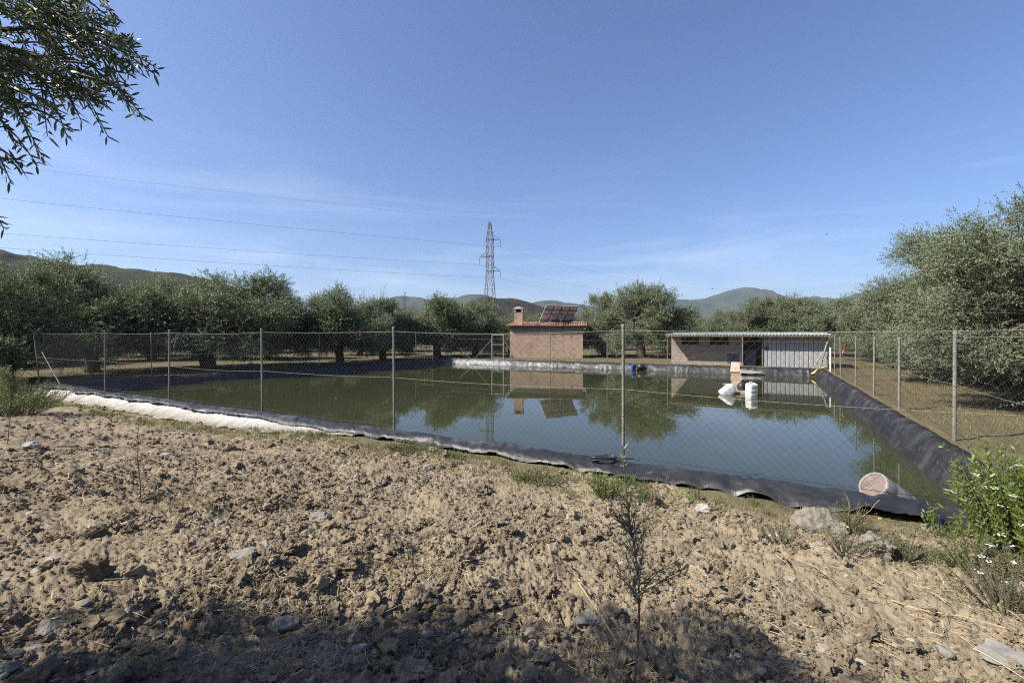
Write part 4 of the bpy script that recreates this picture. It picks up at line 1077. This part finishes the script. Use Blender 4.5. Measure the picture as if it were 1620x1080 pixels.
def straw():
    rs = np.random.RandomState(71); mb = MB()
    cl = [(370, 925, 70, 22), (440, 925, 70, 25), (430, 965, 90, 20), (270, 790, 45, 16), (330, 800, 60, 20), (150, 790, 60, 12), (600, 895, 60, 25), (690, 905, 80, 30), (1050, 960, 80, 60), (1400, 930, 120, 30), (1480, 960, 90, 40), (560, 880, 80, 30), (720, 800, 120, 25), (240, 860, 120, 40), (960, 1030, 60, 30), (1580, 1000, 60, 50), (480, 1000, 110, 30)]
    P = []
    for x, y, sx_, sy_ in cl:
        for _ in range(70): P.append((rs.normal(x, sx_ * .7), rs.normal(y, sy_ * .7), 1))
    for _ in range(2600): P.append((rs.uniform(-150, 1750), 640 + 440 * rs.rand() ** .9, 0))
    for px, py, c in P:
        if py < 650: continue
        p = at(px, min(py, 1150), .1)
        for _ in range(2): p = at(px, min(py, 1150), float(ground_z(np.array([p[0]]), np.array([p[1]]))[0]))
        if till(p[0], p[1]) < .4: continue
        L = rs.uniform(.02, .10) * (1.5 if rs.rand() < .08 else 1); az = rs.uniform(0, 2 * pi); up = rs.uniform(-.1, .35) + (.5 if rs.rand() < .08 else 0)
        bend = rs.normal(0, .35); w = rs.uniform(.0008, .0019) * (1 + .09 * p[1])
        t = np.linspace(0, 1, 5); ang = az + bend * t
        q = np.stack([p[0] + L * t * np.cos(ang), p[1] + L * t * np.sin(ang), p[2] + .012 + L * (up * t - .35 * t * t * max(0, up))], 1)
        tube(mb, q, w, 3, 0, False, rs.uniform(.2, 1))
    o = mb.build('straw', M['straw']); tag(o, kind='stuff')
straw()
def stalk(pxs, label, r=.0035):
    pts = []
    for px, py, up in pxs:
        p = at(px, py, .15)
        for _ in range(3): p = at(px, py, float(ground_z(np.array([p[0]]), np.array([p[1]]))[0]))
        p[2] += up; pts.append(p)
    pts = np.array(pts); t = np.linspace(0, len(pts) - 1, 14); q = np.stack([np.interp(t, np.arange(len(pts)), pts[:, i]) for i in range(3)], 1)
    for _ in range(2): q[1:-1] = (q[:-2] + 2 * q[1:-1] + q[2:]) / 4
    mb = MB(); tube(mb, q, np.linspace(r, r * .5, len(q)), 5, 0, True, .9); o = mb.build('dry_stalk', M['straw'], None, True); tag(o, label, 'stalk', 'long dry stalks on the soil')
stalk([(1410, 955, .03), (1450, 975, .05), (1530, 985, .04), (1600, 1000, .02)], 'long pale dry stalk lying on the soil below the right bush')
stalk([(1540, 1030, .02), (1580, 1060, .05), (1625, 1085, .03)], 'dry stalk crossing the flat slab in the lower right corner')
stalk([(180, 972, .02), (215, 985, .06), (245, 990, .02)], 'curved dry stalk at the lower left edge of the shadow')
stalk([(915, 925, .02), (945, 985, .07), (985, 1040, .04)], 'long thin dry stalk slanting left of the sapling stem')
stalk([(555, 1000, .02), (620, 975, .05), (650, 955, .02)], 'short dry stalk above the wedge shaped stone')
stalk([(1240, 880, .02), (1290, 905, .05), (1330, 930, .02)], 'thin dry stalk on bare soil below the largest boulder', .0025)

def blades(mb, x, y, z, n, h, w, spread, rs, lean=.5, t0=0, t1=1, stiff=.35):
    az = rs.uniform(0, 2 * pi, n); r = spread * np.sqrt(rs.rand(n)); bx = x + r * np.cos(az); by = y + r * np.sin(az)
    hh = h * rs.uniform(.5, 1.15, n); la = rs.uniform(0, 2 * pi, n); le = lean * rs.uniform(.1, 1, n)
    d = np.stack([np.cos(la) * le, np.sin(la) * le, np.ones(n)], 1); sd = np.stack([-np.sin(la), np.cos(la), np.zeros(n)], 1) * (w / 2)
    b = np.stack([bx, by, np.full(n, z) if np.isscalar(z) else z], 1)
    m = b + d * (hh * .55)[:, None]; tp_ = b + d * (hh * .85)[:, None] + np.stack([np.cos(la), np.sin(la), -.4 * np.ones(n)], 1) * (hh * stiff * le)[:, None]; tp_[:, 2] += hh * .12
    V = np.stack([b - sd, b + sd, m + sd * .8, m - sd * .8, tp_], 1).reshape(-1, 3); i = np.arange(n)[:, None] * 5
    mb.add(V, i + np.array([[0, 1, 2, 3]]), 0, np.repeat(rs.uniform(t0, t1, n), 5)); mb.F.append((i + np.array([[3, 2, 4]]) + mb.n - len(V), 0))
def weeds_strip():
    rs = np.random.RandomState(81); mb = MB()
    for _ in range(420):
        a = rs.uniform(-4.5, 8.5); b = -.46 - abs(rs.normal(0, .26)); x, y = xy(a, b)
        if perlin(a * .9, b, 91) < -.12 and rs.rand() < .8: continue
        z = float(ground_z(np.array([x]), np.array([y]))[0])
        blades(mb, x, y, z, rs.randint(8, 30), rs.uniform(.05, .16), .006, rs.uniform(.04, .14), rs, .9, .1, 1)
    for _ in range(260):
        a = rs.uniform(8, 22); b = -1.0 - abs(rs.normal(0, .25)); x, y = xy(a, b); z = float(ground_z(np.array([x]), np.array([y]))[0])
        blades(mb, x, y, z, rs.randint(6, 20), rs.uniform(.05, .16), .007, rs.uniform(.05, .16), rs, .9, 0, 1)
    o = mb.build('weeds', M['weed']); tag(o, kind='stuff')
    mb = MB()
    for _ in range(700):
        a = rs.uniform(-5, 12); b = -.75 - abs(rs.normal(0, .4)); x, y = xy(a, b); z = float(ground_z(np.array([x]), np.array([y]))[0])
        blades(mb, x, y, z, rs.randint(5, 16), rs.uniform(.04, .14), .004, rs.uniform(.04, .14), rs, 1.2, 0, .6)
    for px, py, sp_, nb in ((270, 792, .22, 420), (300, 805, .2, 260), (600, 895, .12, 200), (440, 945, .10, 160), (345, 940, .10, 120), (705, 905, .13, 140), (560, 700, .3, 300), (760, 752, .3, 300), (1120, 845, .3, 300), (1480, 905, .25, 240), (1010, 1035, .08, 110), (940, 1030, .08, 80), (1540, 960, .2, 220), (240, 860, .2, 120)):
        p = at(px, py, .05)
        for _ in range(4): p = at(px, py, float(ground_z(np.array([p[0]]), np.array([p[1]]))[0]))
        for _ in range(nb // 12):
            x, y = p[0] + rs.normal(0, sp_), p[1] + rs.normal(0, sp_ * .8)
            blades(mb, x, y, float(ground_z(np.array([x]), np.array([y]))[0]), 12, rs.uniform(.03, .09), .0035, rs.uniform(.02, .06), rs, 1.4, 0, .5)
    n = 42000     # orchard floor right of the pond and left of it
    x = np.concatenate([rs.uniform(6.5, 24, n), rs.uniform(-30, -14, n // 2)]); y = np.concatenate([rs.uniform(4.5, 30, n), rs.uniform(15, 40, n // 2)])
    a, b = ab(x, y); ok = ((a < -5.15) | (a > AL(b) + .5)) & (perlin(x * .5, y * .5, 33) + .4 * perlin(x * 2, y * 2, 34) > -.22) & (b > -3); x, y = x[ok], y[ok]; z = ground_z(x, y)
    blades_xy(mb, x, y, z, rs)
    o = mb.build('dry_grass', M['drygrass']); tag(o, kind='stuff')
def blades_xy(mb, x, y, z, rs, h=.15, w=.008):
    n = len(x); hh = h * rs.uniform(.35, 1.2, n); la = rs.uniform(0, 2 * pi, n); le = rs.uniform(.1, 1.2, n)
    d = np.stack([np.cos(la) * le, np.sin(la) * le, np.ones(n)], 1); sd = np.stack([-np.sin(la), np.cos(la), np.zeros(n)], 1) * (w / 2)
    b = np.stack([x, y, z - .01], 1); tp_ = b + d * hh[:, None]
    V = np.stack([b - sd, b + sd, tp_], 1).reshape(-1, 3)
    mb.add(V, np.arange(n * 3).reshape(n, 3), 0, np.repeat(np.clip(.45 + .5 * perlin(x * .8, y * .8, 44) + rs.normal(0, .2, n), 0, 1), 3))
weeds_strip()

def gz(x, y): return float(ground_z(np.array([x]), np.array([y]))[0])
def on_ground(px, py):
    p = at(px, py, 0.0)
    for _ in range(6): p = at(px, py, gz(p[0], p[1]))
    return p
def leafy_plant(name, loc, label, cat, n, h, spread, ln, wd, seed, mat='weed', droop=.2, up=1.0, step=.03, group=None, lean=(0, 0), stems=True, hexa=True, lo=0.15):
    """stems fanning from the base, leaves in pairs along them"""
    rs = np.random.RandomState(seed); e = empty(name, loc); tag(e, label, cat, group)
    st, dr_, L = [], [], []
    sm_ = MB()
    for k in range(n):
        az = rs.uniform(0, 2 * pi); r = spread * math.sqrt(rs.rand()); hh = h * rs.uniform(.55, 1.05) * (1 - .3 * (r / spread) ** 2)
        b = np.array([cos(az) * r * .45, sin(az) * r * .45, 0]); q = np.array([cos(az) * r + lean[0] * hh, sin(az) * r + lean[1] * hh, hh * up])
        if stems: tube(sm_, [b, (b + q) / 2 + np.array([0, 0, .05 * hh]), q], [.004, .003, .0015], 4)
        b2 = b + (q - b) * lo
        st.append(b2); dr_.append(q - b2); L.append(np.linalg.norm(q - b2))
    b, d, l, w, t = twig_leaves(np.array(st), np.array(dr_), np.array(L), step, ln, wd, rs, droop * .3, .08)
    V, F, F3 = leaf_block(b, d, l, w, rs, True); cr = MB(); tn = np.repeat(np.clip(rs.uniform(0, 1, len(b)) * .8 + .2 * V.reshape(-1, 6, 3)[:, 0, 2] / h, 0, 1), 6)
    cr.add(V, F, 0, tn); cr.F.append((F3 + cr.n - len(V), 0)); cr.build('foliage', M[mat], e)
    if stems: sm_.build('stem', M['twig'], e)
    return e, rs
# right bush with white flower heads
p = on_ground(1668, 905)
bush, rs = leafy_plant('leafy_bush', (p[0], p[1] + .1, p[2]), 'bright green leafy bush dotted with white flower heads at the right edge', 'bush', 190, 1.08, .62, .062, .015, 91, 'bush', .2, 1.0, .034)
for k in range(16):
    px, py = [(1545, 750), (1585, 800), (1585, 846), (1565, 862), (1603, 783), (1564, 887), (1607, 889), (1590, 920), (1560, 770), (1610, 735), (1618, 830), (1550, 905), (1575, 772), (1600, 862), (1615, 925), (1552, 880)][k]
    q = atd(px, py, p[1] - .45 + .25 * rs.rand()) - np.array([p[0], p[1] + .1, p[2]]); mb = MB()
    for m in range(9):
        c = q + rs.normal(size=3) * np.array([.013, .013, .004]); V = [c + np.array([.0062 * cos(t), .0062 * sin(t), .002 * sin(3 * t)]) for t in np.linspace(0, 2 * pi, 7)[:-1]]
        mb.add(V, [[0, 1, 2, 3], [0, 3, 4, 5]])
    mb.build('flower', M['flower'], bush)
p = on_ground(1545, 905); leafy_plant('weed_clump', p, 'low dark green weed clump at the foot of the flowering bush', 'weeds', 90, .30, .32, .035, .010, 92, 'weed', .3)
p = on_ground(1595, 960); leafy_plant('weed_clump', p, 'fine leaved green weeds in front of the flowering bush by the dry stalks', 'weeds', 130, .28, .38, .025, .006, 93, 'weed', .3)
p = on_ground(1472, 838); leafy_plant('young_plant', p, 'single upright green seedling in front of the dark liner', 'plant', 7, .28, .07, .06, .016, 94, 'bush', .2)
p = on_ground(1525, 858); leafy_plant('young_plant', p, 'slim green plant leaning beside the bush in front of the liner', 'plant', 12, .28, .12, .05, .014, 95, 'bush', .2)
p = on_ground(958, 785); leafy_plant('weed_clump', p, 'light green weed clump left of the centre fence post', 'weeds', 90, .26, .25, .04, .009, 96, 'bush', .4, 1, .03)
p = on_ground(1010, 792); leafy_plant('weed_clump', p, 'smaller green weed clump right below the centre fence post', 'weeds', 50, .2, .2, .04, .009, 97, 'weed', .4, 1, .03)
p = on_ground(845, 762); leafy_plant('weed_clump', p, 'green weed patch below the liner in the middle of the near bank', 'weeds', 120, .17, .36, .035, .009, 98, 'bush', .5, 1, .03)
p = on_ground(640, 715); leafy_plant('weed_clump', p, 'yellow green weed patch below the liner by the second fence post', 'weeds', 70, .2, .35, .04, .010, 99, 'weed', .5, 1, .035)
p = on_ground(1340, 875); leafy_plant('weed_clump', p, 'grey green weeds growing over the foot of the largest boulder', 'weeds', 42, .22, .24, .028, .007, 100, 'weed', .3)
p = on_ground(1430, 882); leafy_plant('weed_clump', p, 'dark green weeds right of the rough grey boulder', 'weeds', 80, .2, .28, .03, .009, 101, 'weed', .3)
p = on_ground(1240, 862); leafy_plant('weed_clump', p, 'sparse grey green weeds in front of the largest boulder on its left', 'weeds', 40, .2, .22, .028, .006, 102, 'weed', .3)
# thistle with dry stems
p = on_ground(1345, 842); e, rs = leafy_plant('thistle', p, 'spiky weed with thin bare stems and yellow flowers behind the boulders', 'thistle', 46, .34, .22, .045, .006, 103, 'weed', .2, 1, .03)
mb = MB()
for px, py in ((1335, 778), (1362, 800), (1392, 790), (1310, 800), (1388, 822)):
    q = atd(px, py, p[1]) - p; limb(mb, (0, 0, .02), q, .004, .0015, rs, 6, .06, 4)
mb.build('dry_stem', M['straw'], e)
for px, py in ((1392, 820), (1341, 833)):
    q = atd(px, py, p[1] - .1) - p; mb = MB(); V, F = ico(1); mb.add(V * np.array([.014, .014, .008]) + q, F); mb.build('flower', M['yellowflower'], e)
# sapling in the centre foreground
def sapling(name, pts, label, nb, ln, wd, seed, mat, blen, lo=.35, hi=1.0):
    rs = np.random.RandomState(seed); pts = np.array(pts); o0 = pts[0].copy(); e = empty(name, o0); tag(e, label, 'sapling')
    P = pts - o0; t = np.linspace(0, len(P) - 1, 16); q = np.stack([np.interp(t, np.arange(len(P)), P[:, i]) for i in range(3)], 1)
    for _ in range(2): q[1:-1] = (q[:-2] + 2 * q[1:-1] + q[2:]) / 4
    mb = MB(); tube(mb, q, np.linspace(.0065, .002, 16), 6); st, dr_, L = [], [], []
    for k in range(nb):
        f = rs.uniform(lo, hi); i = f * 15; b = np.array([np.interp(i, np.arange(16), q[:, c]) for c in range(3)])
        az = rs.uniform(0, 2 * pi); L_ = blen * rs.uniform(.5, 1.1) * (1 - .55 * max(0, (f - lo) / (hi - lo)) ** 1.5); d = np.array([cos(az), sin(az), rs.uniform(.7, 1.7)]); d /= np.linalg.norm(d)
        tube(mb, [b, b + d * L_ * .5 + [0, 0, .01], b + d * L_], [.003, .002, .001], 4); st.append(b); dr_.append(d); L.append(L_)
    st.append(q[9]); dr_.append(q[15] - q[9]); L.append(np.linalg.norm(q[15] - q[9]))
    b, d, l, w, t_ = twig_leaves(np.array(st), np.array(dr_), np.array(L), .021, ln, wd, rs, .05, .05)
    V, F, F3 = leaf_block(b, d, l, w, rs, True); cr = MB(); cr.add(V, F, 0, np.repeat(rs.uniform(0, 1, len(b)), 6)); cr.F.append((F3 + cr.n - len(V), 0))
    mb.build('stem', M['twig'], e, True); cr.build('foliage', M[mat], e)
d0 = 2.12
sapling('olive_sapling', [atd(1003, 1088, d0), atd(1012, 985, d0), atd(1010, 900, d0 + .02), atd(997, 830, d0 + .03), atd(990, 770, d0 + .03), atd(984, 705, d0 + .02)], 'thin grey green olive sapling standing in the centre foreground', 34, .036, .0085, 111, 'sapling', .27, .24, .72)
p = on_ground(222, 795); sapling('olive_sapling', [p, p + [.0, 0, .2], p + [-.03, 0, .45], p + [-.02, 0, .8]], 'faint sparse sapling on the tilled soil at left', 12, .03, .007, 112, 'sapling', .14, .4, 1.0)
# shrub and weeds at the left edge
p = on_ground(12, 702)
sapling('olive_shrub', [p, p + [.03, 0, .35], p + [.06, .02, .75], p + [.02, 0, 1.15]], 'young grey green shrub on a thin dark stem at the left edge of the soil', 70, .05, .013, 121, 'sapling', .44, .38, 1.0)
p = on_ground(30, 655); leafy_plant('weed_clump', p, 'bright green weed thicket behind the shrub at the left edge', 'weeds', 190, .9, 1.1, .06, .018, 122, 'weed', .3, 1, .05)
p = on_ground(-60, 640); leafy_plant('weed_clump', p, 'green thicket under the dark olive tree cut by the left edge', 'weeds', 200, 1.1, 1.3, .06, .018, 123, 'weed', .3, 1, .055)
p = on_ground(78, 622); leafy_plant('weed_clump', p, 'small green weeds at the left end of the liner under the leaning post', 'weeds', 60, .45, .5, .05, .014, 124, 'weed', .3, 1, .045)

# ------------------------------------------------------------------ pylons and wires
def pylon_mesh():
    mb = MB(); lv = [(0, 2.0), (4.8, 1.65), (9.8, 1.3), (14.2, 1.03), (18.6, .80), (20.8, .80), (23.0, .80), (25.2, .80), (27.4, .80), (29.4, .5), (31.9, .22)]
    cr = [np.array([sx_, sy_]) for sx_, sy_ in ((1, 1), (-1, 1), (-1, -1), (1, -1))]
    for (z0, w0), (z1, w1) in zip(lv[:-1], lv[1:]):
        for c in range(4):
            p = np.array([*(cr[c] * w0), z0]); q = np.array([*(cr[c] * w1), z1]); bar(mb, p, q, .075)
            p2 = np.array([*(cr[(c + 1) % 4] * w0), z0]); q2 = np.array([*(cr[(c + 1) % 4] * w1), z1])
            bar(mb, p, q2, .045); bar(mb, p2, q, .045); bar(mb, q, q2, .05)
    return mb
ARMS = [(27.3, 1, 2.9), (22.9, -1, 2.9), (19.0, 1, 2.9)]
def pylon(loc, rz, s, label):
    e = empty('pylon', loc, rz); e.scale = (s, s, s); tag(e, label, 'pylon', 'lattice pylons')
    pylon_mesh().build('tower', M['lattice'], e)
    for z, sg, L in ARMS:
        mb = MB(); tip = np.array([sg * L, 0, z - .1 + .0 * sg])
        for w in (-.8, .8): bar(mb, np.array([-sg * .8, w, z]), tip, .075); bar(mb, np.array([sg * .8, w, z + 1.3]), tip, .05)
        a = mb.build('cross_arm', M['lattice'], e)
        mb = MB(); lathe(mb, [(.03, 0)] + [(r, -.12 - .16 * k - dz) for k in range(11) for r, dz in ((.04, 0), (.11, .05), (.04, .1))] + [(.03, -2.0)], 8, 0, None, tip); mb.build('insulator', M['cable'], a, True)
    mb = MB(); bar(mb, (-.9, 0, 31.0), (.2, 0, 31.2), .04); bar(mb, (0, 0, 31.9), (0, 0, 32.5), .05); mb.build('earth_peak', M['lattice'], e)
prz = radians(-18); PX, PY = (775 - CX) / FPX * 121, 121.0
pylon((PX, PY, -.1), prz, 1.0, 'tall lattice pylon rising behind the olive trees in the centre')
pylon(((640.5 - CX) / FPX * 290, 290, -.1), radians(15), .93, 'small far lattice pylon with a reddish base before the blue hill')
def cable(p, q, sag, label, r=.022):
    t = np.linspace(0, 1, 60)[:, None]; pts = np.array(p) + (np.array(q) - np.array(p)) * t; pts[:, 2] -= sag * 4 * t[:, 0] * (1 - t[:, 0])
    mb = MB(); tube(mb, pts, r, 5); o = mb.build('power_line', M['cable'], None, True); tag(o, label, 'power line', 'overhead power lines')
def armtip(z, sg, L): return np.array([PX + cos(prz) * sg * L, PY + sin(prz) * sg * L, z - 2.2])
names = ['upper', 'middle', 'lowest']
for (z, sg, L), yl, nm in zip(ARMS, (307, 362, 385), names):
    tip = armtip(z, sg, L); q = atd(0, yl, 80); q2 = tip + (q - tip) * 1.7; q2[2] = (q[2] - tip[2]) * 1.72 + tip[2]
    cable(tip, q2, .8, nm + ' conductor running from the big pylon to the left edge')
    f_ = np.array([112, 225, z - 2.5]); cable(tip, f_ + np.array([0, 0, 0]), 3.6, nm + ' conductor falling away to the right from the big pylon', .015)
tip = np.array([PX, PY, 32.3]); q = atd(80, 268, 88); q2 = tip + (q - tip) * 1.6
cable(tip, q2, .4, 'thin earth wire above the conductors from the pylon tip to the left', .014)

# ------------------------------------------------------------------ birds
def bird(px, py, d, s, rz, label):
    e = empty('bird', atd(px, py, d), rz); tag(e, label, 'bird', 'birds in flight'); e.scale = (s, s, s)
    mb = MB(); lathe(mb, [(.001, -.11), (.012, -.09), (.03, -.03), (.034, .02), (.022, .06), (.02, .075), (.012, .095), (.001, .11)], 10, 0, rotm(0, pi / 2, 0)); mb.build('body', M['bird'], e, True)
    for sg in (1, -1):
        V = [(.04, sg * .02, .01), (-.03, sg * .02, .01), (.05, sg * .13, .07), (-.02, sg * .12, .065), (-.02, sg * .26, .05), (-.05, sg * .27, .045)]
        mb = MB(); mb.add(V, [[0, 1, 3, 2], [2, 3, 5, 4]]); w = mb.build('wing', M['bird'], e); m2 = w.modifiers.new('t', 'SOLIDIFY'); m2.thickness = .008
    mb = MB(); mb.add([(-.08, .012, 0), (-.08, -.012, 0), (-.18, -.05, .0), (-.15, 0, 0), (-.18, .05, 0)], [[0, 1, 2, 3], [0, 3, 4, 4]][:1]); mb.add([(-.08, .012, 0), (-.15, 0, 0), (-.18, .05, 0)], [[0, 1, 2]]); t2 = mb.build('tail', M['bird'], e); m2 = t2.modifiers.new('t', 'SOLIDIFY'); m2.thickness = .006
bird(1307, 371, 42, 1.0, .5, 'small dark bird flying left of the big right olive tree')
bird(1127, 457, 50, 1.0, 1.9, 'small dark bird flying low above the blue hills')

# ------------------------------------------------------------------ hills
def hill(name, prof, dist, mat, depth=.55, rough=.06, seed=0, nx=220, ny=44):
    prof = np.array(prof, float); px = np.linspace(prof[0, 0], prof[-1, 0], nx); py = np.interp(px, prof[:, 0], prof[:, 1])
    k = np.ones(9) / 9; py = np.convolve(np.pad(py, 4, 'edge'), k, 'valid')
    ys = dist * (1 + depth * np.linspace(-1, 1, ny)); Z = np.zeros((ny, nx)); X = np.zeros((ny, nx)); Y = np.zeros((ny, nx))
    for j, yy in enumerate(ys):
        t = (yy - dist) / (dist * depth); bell = (1 - t * t) ** 1.3 * (.75 + .25 * cos(t * pi))
        X[j] = (px - CX) / FPX * dist * (1 + .35 * depth * t); Y[j] = yy
        hz = (HY - py) / FPX * dist
        n = fbm(X[j] / dist * 9, Y[j] / dist * 9, 1, 5, seed, .55)
        Z[j] = hz * bell * (1 + rough * 3.2 * n * (1 - .85 * bell ** 3)) + CAMZ * bell - 2 * (1 - bell)
    V = np.stack([X, Y, Z], -1).reshape(-1, 3)
    F = [[j * nx + i, j * nx + i + 1, (j + 1) * nx + i + 1, (j + 1) * nx + i] for j in range(ny - 1) for i in range(nx - 1)]
    mb = MB(); mb.add(V, F); o = mb.build(name, M[mat], None, True); tag(o, kind='structure')
hill('hill', [(-700, 520), (-400, 440), (-200, 405), (0, 402), (60, 410), (120, 420), (180, 427), (240, 430), (290, 434), (360, 452), (430, 478), (520, 505), (600, 528)], 520, 'hill_near', .5, .10, 3)
hill('hill', [(640, 528), (690, 502), (725, 486), (752, 474), (775, 470), (800, 471), (830, 478), (862, 489), (890, 503), (930, 527)], 950, 'hill_brown', .4, .12, 5)
hill('hill', [(500, 525), (560, 492), (600, 479), (650, 470), (680, 475), (705, 476), (725, 470), (750, 467), (770, 470), (800, 478), (835, 480), (860, 475), (885, 480), (905, 480), (960, 492), (1010, 500), (1060, 528)], 3400, 'hill_far', .35, .10, 7)
hill('hill', [(930, 526), (980, 490), (1020, 480), (1050, 477), (1085, 472), (1105, 476), (1130, 467), (1160, 461), (1180, 459), (1200, 462), (1225, 470), (1250, 474), (1270, 472), (1300, 471), (1322, 476), (1350, 466), (1380, 458), (1430, 452), (1500, 456), (1600, 470), (1750, 524)], 4600, 'hill_far', .35, .10, 9)

# ------------------------------------------------------------------ haze, sky, sun, camera
HZ = 1
if HZ:
    hb = MB(); box(hb, -7000, 7000, -600, 9000, -4, 560); m = bpy.data.materials.new('haze_air'); m.use_nodes = True; nt = m.node_tree; nt.nodes.clear()
    out = nt.nodes.new('ShaderNodeOutputMaterial'); v = nt.nodes.new('ShaderNodeVolumePrincipled'); v.inputs['Color'].default_value = (.64, .79, 1.0, 1); v.inputs['Density'].default_value = 6e-5; v.inputs['Anisotropy'].default_value = .2
    nt.links.new(v.outputs[0], out.inputs['Volume']); o = hb.build('haze', m); tag(o, kind='stuff')

SUN_EL = radians(43); SUN_AZ = math.atan2(-.95, -.30)       # clockwise from +Y
sd = np.array([sin(SUN_AZ) * cos(SUN_EL), cos(SUN_AZ) * cos(SUN_EL), sin(SUN_EL)])
L = bpy.data.lights.new('sun', 'SUN'); L.energy = 5.0; L.angle = radians(.53); L.color = (1.0, .93, .82)
so = bpy.data.objects.new('sun', L); COL.objects.link(so)
from mathutils import Vector
so.rotation_euler = Vector(-sd).to_track_quat('-Z', 'Y').to_euler()
w = bpy.data.worlds.new('World'); scene.world = w; w.use_nodes = True; nt = w.node_tree; nt.nodes.clear()
out = nt.nodes.new('ShaderNodeOutputWorld'); bg = nt.nodes.new('ShaderNodeBackground'); bg.inputs[1].default_value = .076; nt.links.new(bg.outputs[0], out.inputs[0])
sky = nt.nodes.new('ShaderNodeTexSky'); sky.sky_type = 'NISHITA'; sky.sun_disc = False; sky.sun_elevation = SUN_EL; sky.sun_rotation = SUN_AZ % (2 * pi)
sky.altitude = 300; sky.air_density = 1.0; sky.dust_density = 2.2; sky.ozone_density = 4.0
# thin cirrus low over the horizon, on the sky itself
tc = nt.nodes.new('ShaderNodeTexCoord'); mp = nt.nodes.new('ShaderNodeMapping'); mp.inputs['Scale'].default_value = (.8, .8, 5.0); mp.inputs['Rotation'].default_value = (.10, .12, 0)
nz = nt.nodes.new('ShaderNodeTexNoise'); nz.inputs['Scale'].default_value = 2.1; nz.inputs['Detail'].default_value = 7; nz.inputs['Roughness'].default_value = .6; nz.inputs['Distortion'].default_value = .6
rp_ = nt.nodes.new('ShaderNodeValToRGB'); rp_.color_ramp.elements[0].position = .48; rp_.color_ramp.elements[1].position = .80; rp_.color_ramp.elements[1].color = (.30, .30, .30, 1)
sp = nt.nodes.new('ShaderNodeSeparateXYZ'); band = nt.nodes.new('ShaderNodeValToRGB'); band.color_ramp.elements[0].position = .20; band.color_ramp.elements[0].color = (1, 1, 1, 1); band.color_ramp.elements[1].position = .36; band.color_ramp.elements[1].color = (0, 0, 0, 1)
mu = nt.nodes.new('ShaderNodeMath'); mu.operation = 'MULTIPLY'; mx = nt.nodes.new('ShaderNodeMix'); mx.data_type = 'RGBA'; mx.inputs[7].default_value = (7.4, 7.8, 8.6, 1)
nt.links.new(tc.outputs['Generated'], mp.inputs[0]); nt.links.new(mp.outputs[0], nz.inputs['Vector']); nt.links.new(nz.outputs['Fac'], rp_.inputs[0])
nt.links.new(tc.outputs['Generated'], sp.inputs[0]); nt.links.new(sp.outputs['Z'], band.inputs[0])
nt.links.new(rp_.outputs[0], mu.inputs[0]); nt.links.new(band.outputs[0], mu.inputs[1]); nt.links.new(mu.outputs[0], mx.inputs[0]); tn = nt.nodes.new('ShaderNodeMix'); tn.data_type = 'RGBA'; tn.blend_type = 'MULTIPLY'; tn.inputs[0].default_value = 1.0; tn.inputs[7].default_value = (.92, .97, 1.13, 1); nt.links.new(sky.outputs[0], tn.inputs[6]); nt.links.new(tn.outputs[2], mx.inputs[6]); nt.links.new(mx.outputs[2], bg.inputs[0])

cam = bpy.data.cameras.new('camera'); cam.sensor_width = 36; cam.lens = 16.0; cam.shift_y = -10 / 1620.0; cam.clip_start = .05; cam.clip_end = 30000
co_ = bpy.data.objects.new('camera', cam); COL.objects.link(co_); co_.location = (0, 0, CAMZ); co_.rotation_euler = (radians(90), 0, 0)
scene.camera = co_
vs = scene.view_settings; vs.view_transform = 'Standard'; vs.look = 'None'; vs.exposure = 1.06; vs.gamma = 1.0
scene.cycles.use_denoising = False; scene.cycles.use_adaptive_sampling = False; scene.cycles.sampling_pattern = 'BLUE_NOISE'; scene.cycles.filter_width = 1.15
scene.cycles.sample_clamp_indirect = 4.0; scene.cycles.max_bounces = 6; scene.cycles.diffuse_bounces = 3; scene.cycles.glossy_bounces = 3; scene.cycles.transmission_bounces = 3; scene.cycles.volume_bounces = 0
